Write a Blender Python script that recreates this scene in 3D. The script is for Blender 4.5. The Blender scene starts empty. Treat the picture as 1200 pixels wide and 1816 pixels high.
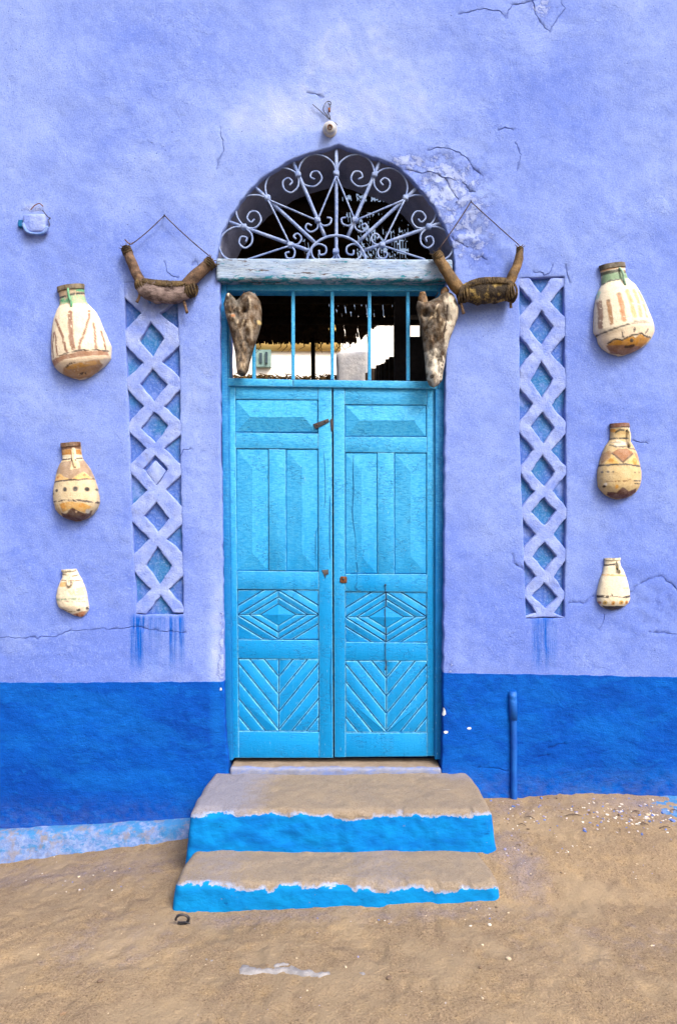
import bpy, bmesh, math, random
import numpy as np
from mathutils import Vector, geometry
random.seed(7)
RNG = np.random.default_rng(11)
SC = bpy.context.scene
COL = SC.collection

# ------------------------------------------------------------------ camera, sky, sun, exposure
S, D, HZ, CZ = 0.003, 3.5, 940.0, 1.5          # metres per photo pixel on the wall, camera distance, horizon row, camera height
cam = bpy.data.cameras.new('camera'); camo = bpy.data.objects.new('camera', cam); COL.objects.link(camo)
camo.location = (0, -D, CZ); camo.rotation_euler = (math.radians(90), 0, 0)
cam.sensor_fit = 'VERTICAL'; cam.sensor_height = 36.0; cam.sensor_width = 24.0
cam.lens = 36.0 * D / (1816 * S); cam.shift_y = (HZ - 908) / 1816.0
cam.clip_start = 0.05; cam.clip_end = 500
SC.camera = camo

SUN_EL, SUN_AZ = 47.0, 142.0                    # azimuth from +Y towards +X
W = bpy.data.worlds.new('World'); SC.world = W; W.use_nodes = True
wn = W.node_tree; bg = wn.nodes['Background']
sky = wn.nodes.new('ShaderNodeTexSky'); sky.sky_type = 'NISHITA'; sky.sun_disc = False
sky.sun_elevation = math.radians(SUN_EL); sky.sun_rotation = math.radians(SUN_AZ)
sky.air_density = 1.0; sky.dust_density = 10.0; sky.ozone_density = 0.3
wn.links.new(sky.outputs[0], bg.inputs[0]); bg.inputs[1].default_value = 0.15
sl = bpy.data.lights.new('sun', 'SUN'); slo = bpy.data.objects.new('sun', sl); COL.objects.link(slo)
sl.energy = 1.5; sl.angle = math.radians(19); sl.color = (1.0, 0.97, 0.93)
_e, _a = math.radians(SUN_EL), math.radians(SUN_AZ)
sund = Vector((math.sin(_a) * math.cos(_e), math.cos(_a) * math.cos(_e), math.sin(_e)))
slo.rotation_euler = sund.to_track_quat('Z', 'Y').to_euler(); slo.location = sund * 20
SC.view_settings.view_transform = 'Standard'; SC.view_settings.look = 'None'
SC.view_settings.gamma = 1.0; SC.view_settings.use_curve_mapping = False
SC.view_settings.exposure = 0.91
SC.render.engine = 'CYCLES'

# ------------------------------------------------------------------ small helpers
KA = 0.66                                       # the photo is exposed so that these surface tones read as their sRGB values
def C(r, g, b):
    return tuple(KA * ((v / 255) / 12.92 if v / 255 <= 0.04045 else ((v / 255 + 0.055) / 1.055) ** 2.4) for v in (r, g, b))
def P(px, py, y=0.0):                           # photo pixel -> point at depth y
    k = (D + y) / D
    return ((px - 600) * S * k, y, CZ + (HZ - py) * S * k)
def P2(px, py, y=0.0):
    p = P(px, py, y); return (p[0], p[2])
def sm(a, b, x):
    t = np.clip((x - a) / (b - a), 0, 1); return t * t * (3 - 2 * t)
def _h(ix, iy, iz, seed):
    n = (ix.astype(np.int64) * 374761393 + iy.astype(np.int64) * 668265263 + iz.astype(np.int64) * 2147483647 + seed * 974711) & 0xFFFFFFFF
    n = ((n ^ (n >> 13)) * 1274126177) & 0xFFFFFFFF
    n = ((n ^ (n >> 16)) * 2246822519) & 0xFFFFFFFF
    return ((n ^ (n >> 15)) & 0xFFFFFF) / float(0xFFFFFF) * 2 - 1
def vnoise(p, seed=0):
    p = np.asarray(p, float); f = np.floor(p); t = p - f; t = t * t * (3 - 2 * t)
    i = f.astype(np.int64); r = 0
    for dx in (0, 1):
        for dy in (0, 1):
            for dz in (0, 1):
                w = (t[:, 0] if dx else 1 - t[:, 0]) * (t[:, 1] if dy else 1 - t[:, 1]) * (t[:, 2] if dz else 1 - t[:, 2])
                r = r + w * _h(i[:, 0] + dx, i[:, 1] + dy, i[:, 2] + dz, seed)
    return r
def fbm(p, scale, oct=3, seed=0):
    p = np.asarray(p, float) * scale; r = 0; a = 1; n = 0
    for o in range(oct):
        r = r + a * vnoise(p, seed + o * 17); n += a; a *= 0.5; p = p * 2.03
    return r / n
def xz3(q):
    return np.stack([q[:, 0], np.zeros(len(q)), q[:, 1]], 1)

def props(o, label=None, cat=None, group=None, kind=None):
    if label: o['label'] = label
    if cat: o['category'] = cat
    if group: o['group'] = group
    if kind: o['kind'] = kind
    elif cat: o['kind'] = 'thing'
    return o
def wloc(o):
    v = Vector((0, 0, 0))
    while o is not None:
        v = v + o.location; o = o.parent
    return v
def obj(name, verts, faces, mat, parent=None, smooth=True, col=None, loc=None, flat_angle=None, mi=None):
    """verts in world coordinates; the object's origin is its parent's origin (or loc)."""
    base = wloc(parent) if parent is not None else Vector(loc or (0, 0, 0))
    v = np.asarray(verts, float) - np.array(base)
    me = bpy.data.meshes.new(name); me.from_pydata(v.tolist(), [], [list(map(int, f)) for f in faces])
    if col is not None:
        a = me.color_attributes.new('Col', 'FLOAT_COLOR', 'POINT')
        c = np.asarray(col, float)
        if c.shape[1] == 3: c = np.concatenate([c, np.ones((len(c), 1))], 1)
        a.data.foreach_set('color', c.astype(np.float32).ravel())
    bm = bmesh.new(); bm.from_mesh(me); bmesh.ops.recalc_face_normals(bm, faces=bm.faces); bm.to_mesh(me); bm.free()
    if smooth:
        me.polygons.foreach_set('use_smooth', [True] * len(me.polygons))
        if flat_angle:
            try: me.set_sharp_from_angle(angle=math.radians(flat_angle))
            except Exception: pass
    for m_ in (mat if isinstance(mat, (list, tuple)) else [mat]): me.materials.append(m_)
    if mi is not None: me.polygons.foreach_set('material_index', list(mi))
    me.update()
    o = bpy.data.objects.new(name, me); COL.objects.link(o)
    if parent is not None: o.parent = parent
    elif loc: o.location = loc
    return o
def empty(name, loc, label=None, cat=None, group=None):
    o = bpy.data.objects.new(name, None); COL.objects.link(o); o.location = loc; o.empty_display_size = 0.1
    return props(o, label, cat, group)
class MB:                                       # collects several shapes into one mesh
    def __init__(s): s.v = []; s.f = []; s.c = []
    def add(s, v, f, c=None):
        n = len(s.v); s.v += [tuple(map(float, q)) for q in v]; s.f += [[i + n for i in q] for q in f]
        if c is not None: s.c += [tuple(c)] * len(v)
    def build(s, name, mat, parent=None, smooth=False, **k):
        return obj(name, s.v, s.f, mat, parent, smooth, col=(s.c if s.c else None), **k)

def catmull(pts, n=6):
    p = np.asarray(pts, float); out = []
    q = np.vstack([2 * p[0] - p[1], p, 2 * p[-1] - p[-2]])
    for i in range(1, len(q) - 2):
        for k in range(n):
            t = k / n
            out.append(0.5 * ((2 * q[i]) + (-q[i-1] + q[i+1]) * t + (2*q[i-1] - 5*q[i] + 4*q[i+1] - q[i+2]) * t*t + (-q[i-1] + 3*q[i] - 3*q[i+1] + q[i+2]) * t**3))
    out.append(p[-1]); return np.array(out)
def tube(pts, rad, n=8, rough=0.0, seed=0, flat=1.0):
    """swept tube with rounded-off closed ends; flat scales the y direction of the section"""
    p = np.asarray(pts, float); m = len(p)
    rad = np.full(m, rad) if np.isscalar(rad) else np.interp(np.linspace(0, 1, m), np.linspace(0, 1, len(rad)), rad)
    t = np.gradient(p, axis=0); t /= np.linalg.norm(t, axis=1)[:, None] + 1e-12
    up = np.array([0, 1.0, 0]) if abs(t[0][1]) < 0.9 else np.array([1.0, 0, 0])
    V = []; F = []
    for i in range(m):
        a = np.cross(t[i], up); a /= np.linalg.norm(a) + 1e-12; b = np.cross(a, t[i]); up = b
        for k in range(n):
            g = 2 * math.pi * k / n
            V.append(p[i] + rad[i] * (math.cos(g) * a + math.sin(g) * b * flat))
    V = np.array(V)
    for i in range(m - 1):
        for k in range(n):
            k2 = (k + 1) % n
            F.append([i*n+k, i*n+k2, (i+1)*n+k2, (i+1)*n+k])
    F.append(list(range(n))[::-1]); F.append([(m-1)*n + k for k in range(n)])
    if rough:
        c = np.repeat(p, n, axis=0); d = V - c
        V = c + d * (1 + rough * fbm(V, 0.9 / max(rad.max(), 1e-3), 3, seed))[:, None]
    return V, F
def inset(poly, d):
    """shrink a convex polygon (XZ points) by d"""
    p = np.asarray(poly, float); n = len(p)
    ar = 0.5 * sum(p[i][0]*p[(i+1)%n][1] - p[(i+1)%n][0]*p[i][1] for i in range(n)); sg = 1 if ar > 0 else -1
    out = []
    for i in range(n):
        a, b, c = p[i-1], p[i], p[(i+1)%n]
        e1 = (b - a) / (np.linalg.norm(b - a) + 1e-12); e2 = (c - b) / (np.linalg.norm(c - b) + 1e-12)
        n1 = sg * np.array([-e1[1], e1[0]]); n2 = sg * np.array([-e2[1], e2[0]])
        den = 1 + n1.dot(n2); off = (n1 + n2) / max(den, 0.25)
        out.append(b + off * d)
    return np.array(out)
def prism(poly, yb, yf, ch=0.004, ch2=None):
    """poly: XZ points; from yb (back) to yf (front, nearer the camera), front edge chamfered in two facets"""
    n = len(poly); p = np.asarray(poly, float)
    p1 = inset(p, ch * 0.35); p2 = inset(p, ch)
    rings = [(p, yb), (p, yf + ch), (p1, yf + ch * 0.35), (p2, yf)]
    V = [(q[0], y, q[1]) for r, y in rings for q in r]; F = []
    for k in range(3):
        for i in range(n):
            j = (i + 1) % n; F.append([k*n+i, k*n+j, (k+1)*n+j, (k+1)*n+i])
    F.append(list(range(n))); F.append([3*n+i for i in range(n)])
    return V, F
def clip(poly, a, b, c):                        # keep a*x + b*z <= c
    out = []; n = len(poly)
    for i in range(n):
        p, q = poly[i], poly[(i+1) % n]; dp, dq = a*p[0] + b*p[1] - c, a*q[0] + b*q[1] - c
        if dp <= 0: out.append(p)
        if (dp < 0 < dq) or (dq < 0 < dp):
            t = dp / (dp - dq); out.append((p[0] + t*(q[0]-p[0]), p[1] + t*(q[1]-p[1])))
    return out
def area(poly):
    return abs(0.5 * sum(poly[i][0]*poly[(i+1)%len(poly)][1] - poly[(i+1)%len(poly)][0]*poly[i][1] for i in range(len(poly)))) if len(poly) > 2 else 0
def box(x0, x1, y0, y1, z0, z1):
    v = [(x, y, z) for z in (z0, z1) for y in (y0, y1) for x in (x0, x1)]
    return v, [[0,1,3,2],[4,6,7,5],[0,4,5,1],[2,3,7,6],[0,2,6,4],[1,5,7,3]]
def rbox(x0, x1, y0, y1, z0, z1, r, step):
    """rounded, finely divided box"""
    V = []; F = []; idx = {}
    nx, ny, nz = (max(2, int(round((b - a) / step))) for a, b in ((x0, x1), (y0, y1), (z0, z1)))
    def vid(i, j, k):
        if (i, j, k) not in idx:
            idx[(i, j, k)] = len(V); V.append((x0 + (x1-x0)*i/nx, y0 + (y1-y0)*j/ny, z0 + (z1-z0)*k/nz))
        return idx[(i, j, k)]
    for i in range(nx):
        for j in range(ny):
            for k in (0, nz): F.append([vid(i,j,k), vid(i+1,j,k), vid(i+1,j+1,k), vid(i,j+1,k)])
    for i in range(nx):
        for k in range(nz):
            for j in (0, ny): F.append([vid(i,j,k), vid(i+1,j,k), vid(i+1,j,k+1), vid(i,j,k+1)])
    for j in range(ny):
        for k in range(nz):
            for i in (0, nx): F.append([vid(i,j,k), vid(i,j+1,k), vid(i,j+1,k+1), vid(i,j,k+1)])
    V = np.array(V); lo = np.array([x0, y0, z0]) + r; hi = np.array([x1, y1, z1]) - r
    c = np.clip(V, np.minimum(lo, hi), np.maximum(lo, hi)); d = V - c; L = np.linalg.norm(d, axis=1)
    k = np.where(L > r, r / np.maximum(L, 1e-9), 1.0)
    return c + d * k[:, None], F
def inpoly(q, poly):
    x, y = q[:, 0], q[:, 1]; r = np.zeros(len(q), bool); n = len(poly)
    for i in range(n):
        (x1, y1), (x2, y2) = poly[i], poly[(i+1) % n]
        if y1 == y2: continue
        r ^= ((y1 > y) != (y2 > y)) & (x < (x2 - x1) * (y - y1) / (y2 - y1) + x1)
    return r
def dpoly(q, poly, closed=True, far=0.3):
    """distance of points to a polyline, far away = far"""
    p = np.asarray(poly, float); out = np.full(len(q), far)
    lo, hi = p.min(0) - far, p.max(0) + far
    m = np.where(((q >= lo) & (q <= hi)).all(1))[0]
    if not len(m): return out
    z = q[m]; best = np.full(len(m), far)
    for i in range(len(p) if closed else len(p) - 1):
        a, b = p[i], p[(i+1) % len(p)]; ab = b - a; L = ab.dot(ab)
        if L < 1e-14: continue
        t = np.clip(((z - a) @ ab) / L, 0, 1); d = np.linalg.norm(z - (a + t[:, None] * ab), axis=1)
        best = np.minimum(best, d)
    out[m] = best; return out
def resample(poly, step, closed=True):
    p = [np.array(q, float) for q in poly]; out = []
    n = len(p)
    for i in range(n if closed else n - 1):
        a, b = p[i], p[(i+1) % n]; k = max(1, int(round(np.linalg.norm(b - a) / step)))
        out += [a + (b - a) * j / k for j in range(k)]
    if not closed: out.append(p[-1])
    return np.array(out)
def plate(outer, holes, step, fine, fillet, extra=None, keepout=None, outer_fillet=False, seen=None):
    """triangulated sheet (XZ) with holes; returns points, faces, loops (indices), distance to the rims"""
    loops = [resample(outer, fine if outer_fillet else step * 3)] + [resample(h, fine) for h in holes]
    rims = loops if outer_fillet else loops[1:]
    o = loops[0]; lo, hi = o.min(0), o.max(0)
    gx, gz = np.meshgrid(np.arange(lo[0] + step/2, hi[0], step), np.arange(lo[1] + step/2, hi[1], step))
    g = np.stack([gx.ravel(), gz.ravel()], 1); g += RNG.uniform(-0.25, 0.25, g.shape) * step
    if seen:
        a = (np.abs(g[:, 0]) < seen[0]) & (g[:, 1] > seen[1]) & (g[:, 1] < seen[2]); kx = np.arange(len(gx.ravel())); nx = gx.shape[1]
        g = g[a | (((kx % nx) % 6 == 0) & ((kx // nx) % 6 == 0))]
    ring = []
    for L in rims:
        e = np.roll(L, -1, 0) - np.roll(L, 1, 0); nn = np.stack([-e[:, 1], e[:, 0]], 1); nn /= np.linalg.norm(nn, axis=1)[:, None] + 1e-12
        for s in (1, -1):
            for f in (0.18, 0.5, 1.0): ring.append(np.hstack([L + nn * s * fillet * f, np.full((len(L), 1), fillet * f)]))
    ring = np.vstack(ring) if ring else np.zeros((0, 3))
    def dall(q):
        d = np.full(len(q), 0.3)
        for L in rims: d = np.minimum(d, dpoly(q, L, True, 0.12 if step > .008 else .06))
        return d
    rd = dall(ring[:, :2]); ring = ring[rd > 0.9 * ring[:, 2]][:, :2]
    gd = dall(g); g = g[gd > fillet + 0.4 * step]
    parts = [ring, g]
    if extra is not None and len(extra):
        if keepout is not None: parts = [p[np.min(np.stack([dpoly(p, k, False, 0.05) for k in keepout]), 0) > 0.005] for p in parts]
        parts.append(extra)
    q = np.vstack(parts); ok = inpoly(q, o)
    for h in loops[1:]: ok &= ~inpoly(q, h)
    q = q[ok]
    pts = []; edges = []
    for L in loops:
        n0 = len(pts); pts += L.tolist(); edges += [(n0 + i, n0 + (i+1) % len(L)) for i in range(len(L))]
    pts += q.tolist()
    r = geometry.delaunay_2d_cdt([Vector(p) for p in pts], edges, [], 0, 1e-6)
    V = np.array([tuple(v) for v in r[0]]); F = np.array([f for f in r[2] if len(f) == 3])
    cen = V[F].mean(1); ok = inpoly(cen, o)
    for h in loops[1:]: ok &= ~inpoly(cen, h)
    F = F[ok]
    key = {(round(a, 5), round(b, 5)): i for i, (a, b) in enumerate(V.tolist())}
    li = []
    for L in loops: li.append([key.get((round(a, 5), round(b, 5)), None) for a, b in L.tolist()])
    for k, L in enumerate(li):
        for i, x in enumerate(L):
            if x is None: L[i] = int(np.argmin(((V - loops[k][i]) ** 2).sum(1)))
    return V, F, li, dall(V)
def fillet_y(d, r):
    t = np.clip(d / r, 0, 1); return r * (1 - np.sqrt(np.clip(1 - (1 - t) ** 2, 0, 1)))
def rim_walls(V, F, li, depth, steps=2, jit=0.0):
    """V Nx3: extend each loop straight back to y=depth"""
    V = V.tolist(); F = [list(f) for f in F]
    for L, dep in zip(li, depth):
        if dep is None: continue
        prev = L; y0s = [V[i] for i in L]
        for s in range(1, steps + 1):
            new = []; fr = s / steps if steps < 3 else (0.07, 0.3, 0.65, 1.0)[s - 1]
            for (x, y, z) in y0s:
                new.append(len(V)); V.append((x, y + (dep - y) * fr, z))
            for a in range(len(L)):
                b = (a + 1) % len(L); F.append([prev[a], prev[b], new[b], new[a]])
            prev = new
    return V, F
def paint(x, y, base, ops, wob=6.0, wscale=0.03, seed=0):
    """hand-painted decoration: strokes ('s'), polygons ('p'), dots ('d') in the coordinates of x, y"""
    q = np.stack([x, y], 1); z = np.stack([x, y, np.zeros(len(x))], 1)
    q = q + np.stack([fbm(z, wscale, 3, seed), fbm(z, wscale, 3, seed + 5)], 1) * wob
    c = np.array(base, float); c = np.tile(c, (len(x), 1)) if c.ndim == 1 else c.copy(); wear = fbm(z, 0.05, 3, seed + 9)
    for op in ops:
        if op[0] == 's':
            _, colr, w, pts = op[:4]; d = dpoly(q, pts, False, 400); a = 1 - sm(w/2 * 0.75, w/2 * 1.25, d)
        elif op[0] == 'p':
            _, colr, pts = op[:3]; ins = inpoly(q, pts); d = dpoly(q, pts, True, 400); a = np.where(ins, sm(-3, 3, d), 1 - sm(-3, 3, d) ) * 1.0
            a = np.where(ins, np.clip(0.5 + d / 6, 0, 1), np.clip(0.5 - d / 6, 0, 1))
        else:
            _, colr, cx, cy, r = op[:5]; d = np.hypot(q[:, 0] - cx, q[:, 1] - cy); a = 1 - sm(r * 0.7, r * 1.2, d)
        thr = op[-1] if isinstance(op[-1], float) else 0.9
        a = a * sm(-thr - 0.15, -thr + 0.15, wear)      # worn gaps in the brush stroke
        c = c * (1 - a[:, None]) + np.array(colr) * a[:, None]
    return c

# ------------------------------------------------------------------ materials
class NT:
    def __init__(s, name, rough=0.8, spec=0.3):
        s.m = bpy.data.materials.new(name); s.m.use_nodes = True; s.t = s.m.node_tree
        s.b = s.t.nodes['Principled BSDF']; s.b.inputs['Roughness'].default_value = rough; s.b.inputs['Specular IOR Level'].default_value = spec
        s.geo = s.t.nodes.new('ShaderNodeNewGeometry'); s.pos = s.geo.outputs['Position']
    def link(s, a, b): s.t.links.new(a, b)
    def put(s, sock, v):
        if hasattr(v, 'is_output'): s.link(v, sock)
        else:
            if isinstance(v, (tuple, list)) and len(v) == 3 and sock.type == 'RGBA': v = (*v, 1)
            sock.default_value = v
    def noise(s, sc=(1, 1, 1), detail=4, rough=0.6, off=0.0, dist=0.0):
        if not isinstance(sc, tuple): sc = (sc, sc, sc)
        mp = s.t.nodes.new('ShaderNodeMapping'); mp.inputs['Scale'].default_value = sc; mp.inputs['Location'].default_value = (off, off * 1.7, off * .6)
        s.link(s.pos, mp.inputs['Vector'])
        n = s.t.nodes.new('ShaderNodeTexNoise'); n.inputs['Scale'].default_value = 1; n.inputs['Detail'].default_value = detail
        n.inputs['Roughness'].default_value = rough; n.inputs['Distortion'].default_value = dist
        s.link(mp.outputs[0], n.inputs['Vector']); return n.outputs['Fac']
    def vor(s, sc, feature='DISTANCE_TO_EDGE', warp=None):
        if not isinstance(sc, tuple): sc = (sc, sc, sc)
        mp = s.t.nodes.new('ShaderNodeMapping'); mp.inputs['Scale'].default_value = sc; s.link(s.pos, mp.inputs['Vector'])
        src = mp.outputs[0]
        if warp is not None:
            va = s.t.nodes.new('ShaderNodeVectorMath'); va.operation = 'ADD'; s.link(src, va.inputs[0]); s.link(warp, va.inputs[1]); src = va.outputs[0]
        v = s.t.nodes.new('ShaderNodeTexVoronoi'); v.feature = feature; v.inputs['Scale'].default_value = 1
        s.link(src, v.inputs['Vector']); return v.outputs['Distance']
    def ramp(s, f, a, b, lo=0.0, hi=1.0):       # linear map a..b -> lo..hi, clamped
        n = s.t.nodes.new('ShaderNodeMapRange'); n.inputs['From Min'].default_value = a; n.inputs['From Max'].default_value = b
        n.inputs['To Min'].default_value = lo; n.inputs['To Max'].default_value = hi
        s.put(n.inputs['Value'], f); return n.outputs[0]
    def mix(s, f, a, b, mode='MIX'):
        n = s.t.nodes.new('ShaderNodeMix'); n.data_type = 'RGBA'; n.blend_type = mode
        s.put(n.inputs['Factor'], f); s.put(n.inputs['A'] if False else n.inputs[6], a); s.put(n.inputs[7], b); return n.outputs[2]
    def math(s, op, a, b=0.0):
        n = s.t.nodes.new('ShaderNodeMath'); n.operation = op; s.put(n.inputs[0], a); s.put(n.inputs[1], b); return n.outputs[0]
    def attr(s, name='Col'):
        n = s.t.nodes.new('ShaderNodeAttribute'); n.attribute_name = name; return n
    def sep(s, c):
        n = s.t.nodes.new('ShaderNodeSeparateColor'); s.link(c, n.inputs[0]); return n.outputs
    def xyz(s):
        n = s.t.nodes.new('ShaderNodeSeparateXYZ'); s.link(s.pos, n.inputs[0]); return n.outputs
    def color(s, c): s.put(s.b.inputs['Base Color'], c); return s
    def bump(s, h, dist=0.002, strength=1.0):
        n = s.t.nodes.new('ShaderNodeBump'); n.inputs['Distance'].default_value = dist; n.inputs['Strength'].default_value = strength
        s.link(h, n.inputs['Height'])
        if s.b.inputs['Normal'].is_linked: s.link(s.b.inputs['Normal'].links[0].from_socket, n.inputs['Normal'])
        s.link(n.outputs[0], s.b.inputs['Normal']); return s

MATS = {}
def simple(name, c1, c2, sc=8, rough=0.8, bsc=60, bd=0.002, spec=0.25, stretch=(1, 1, 1), contrast=(0.35, 0.65), fine=0.25):
    t = NT(name, rough, spec); s3 = tuple(sc * k for k in stretch); b3 = tuple(bsc * k for k in stretch)
    f = t.ramp(t.noise(s3, 5, 0.65), *contrast); c = t.mix(f, c1, c2)
    c = t.mix(t.ramp(t.noise(b3, 3, 0.6, 3.1), 0.45, 0.7, 0, fine), c, tuple(0.45 * a for a in c1))
    t.color(c); t.bump(t.noise(b3, 4, 0.65, 1.3), bd); MATS[name] = t.m; return t.m

def wall_material():
    t = NT('lavender_plaster', 0.92, 0.12); x, y, z = t.xyz()
    at = t.attr(); R, G, B = t.sep(at.outputs['Color']); A = at.outputs['Alpha']
    lav_d, lav_l, lav_w = WALLC
    big = t.noise(1.1, 4, 0.55, 4.0); med = t.noise(7, 5, 0.62, 2.0); fin = t.noise(110, 4, 0.75, 1.0); vf = t.noise(240, 2, 0.6)
    f = t.math('ADD', t.ramp(big, 0.34, 0.68, 0.06, 0.54), t.ramp(med, 0.35, 0.7, -0.12, 0.36))
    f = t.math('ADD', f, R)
    # overlapping coats of limewash with soft brushed edges, and small pits in the render
    trow = t.math('MULTIPLY', t.ramp(t.noise((2.6, 2.6, 3.4), 7, 0.68, 31, 0.4), 0.50, 0.525), t.ramp(t.noise(1.7, 2, 0.5, 41), 0.42, 0.58))
    tro2 = t.ramp(t.noise((5, 5, 2.2), 7, 0.7, 51, 0.6), 0.575, 0.60)
    f = t.math('ADD', f, t.math('MULTIPLY', trow, 0.16)); f = t.math('ADD', f, t.math('MULTIPLY', tro2, 0.14))
    pits = t.math('MULTIPLY', t.ramp(t.vor(34, 'F1'), 0.13, 0.07), t.ramp(t.noise(6, 4, 0.7, 61), 0.54, 0.62))
    c = t.mix(f, lav_d, lav_l)
    c = t.mix(t.ramp(fin, 0.50, 0.70, 0, 0.75), c, lav_l)
    c = t.mix(t.ramp(fin, 0.48, 0.32, 0, 0.7), c, lav_d)
    c = t.mix(t.ramp(vf, 0.60, 0.74, 0, 0.35), c, tuple(0.62 * k for k in lav_d))
    c = t.mix(t.ramp(f, 0.95, 1.7, 0, 0.85), c, lav_w)
    # peeled patches: paler undercoat with ragged edges
    peel = t.ramp(t.math('ADD', B, t.math('MULTIPLY', t.math('SUBTRACT', t.noise(22, 6, 0.7, 8), 0.5), 1.5)), 0.50, 0.60)
    c = t.mix(t.math('MULTIPLY', peel, 0.45), c, lav_w)
    rim = t.math('MULTIPLY', t.ramp(t.math('ADD', B, t.math('MULTIPLY', t.math('SUBTRACT', t.noise(22, 6, 0.7, 8), 0.5), 1.5)), 0.38, 0.50), t.math('SUBTRACT', 1.0, peel))
    c = t.mix(t.math('MULTIPLY', rim, 0.45), c, C(78, 100, 196)); c = t.mix(t.math('MULTIPLY', pits, 0.55), c, C(70, 86, 170))
    # run-down drips of the deep blue paint
    st = t.ramp(t.noise((62, 62, 2.4), 5, 0.7, 5), 0.40, 0.60)
    c = t.mix(t.math('MULTIPLY', G, t.math('ADD', t.math('MULTIPLY', st, 0.85), 0.18)), c, DADO[1])
    # dado band of deep blue
    n1 = t.noise((14, 14, 14), 4, 0.6, 7)
    zl = t.math('ADD', t.math('MULTIPLY', x, 0.004), 0.697); zr = t.math('ADD', t.math('MULTIPLY', x, -0.018), 0.752)
    side = t.ramp(x, -0.05, 0.05)
    z0 = t.math('ADD', t.math('MULTIPLY', zl, t.math('SUBTRACT', 1.0, side)), t.math('MULTIPLY', zr, side))
    z0 = t.math('ADD', z0, t.math('MULTIPLY', t.math('SUBTRACT', n1, 0.5), 0.016))
    dm = t.ramp(t.math('SUBTRACT', z, z0), 0.0016, -0.0016)
    dn = t.noise((2.2, 2.2, 4.0), 5, 0.65, 9); dn2 = t.noise((18, 18, 40), 4, 0.65, 2)
    dc = t.mix(t.ramp(dn, 0.34, 0.68), DADO[0], DADO[1]); dc = t.mix(t.ramp(dn2, 0.56, 0.78, 0, 0.6), dc, DADO[2])
    bp = t.ramp(t.noise((3.0, 3.0, 7.0), 7, 0.72, 71, 0.5), 0.50, 0.58, 0, 0.34); dc = t.mix(bp, dc, DADO[2]); scf = t.ramp(t.noise((40, 40, 90), 4, 0.75, 81), 0.66, 0.72, 0, 0.55); dc = t.mix(scf, dc, C(60, 140, 232))
    dusty = t.math('MULTIPLY', t.math('MULTIPLY', G, dm), t.ramp(t.noise(24, 6, 0.75, 91), 0.4, 0.62)); dc = t.mix(t.math('MULTIPLY', dusty, 0.3), dc, C(120, 128, 150))
    dc = t.mix(t.ramp(fin, 0.5, 0.3, 0, 0.45), dc, tuple(0.55 * k for k in DADO[0]))
    dc = t.mix(t.ramp(R, 0.25, 1.1, 0, 0.85), dc, DADO[2])
    dc = t.mix(t.ramp(t.math('ADD', B, t.math('MULTIPLY', t.math('SUBTRACT', fin, 0.5), 1.6)), 0.7, 0.9), dc, C(225, 235, 245))
    c = t.mix(dm, c, dc)
    c = t.mix(t.math('MULTIPLY', A, 0.6), c, (0.34, 0.38, 0.56), 'MULTIPLY')
    t.color(c)
    t.bump(t.noise(9, 6, 0.7, 3), 0.005, 0.5); t.bump(t.noise((130, 130, 150), 4, 0.8, 6), 0.0036, 1.0); t.bump(trow, 0.0012, 0.7); t.bump(pits, -0.004, 0.8); t.bump(peel, 0.0025, 0.8); t.bump(t.math('MULTIPLY', dm, dn2), 0.007, 0.8)
    return t.m
K = 1 / 1.0
WALLC = (C(106, 134, 230), C(150, 176, 246), C(190, 206, 248))
DADO = (C(0, 72, 180), C(0, 94, 208), C(14, 116, 222))
M_WALL = wall_material()

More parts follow.
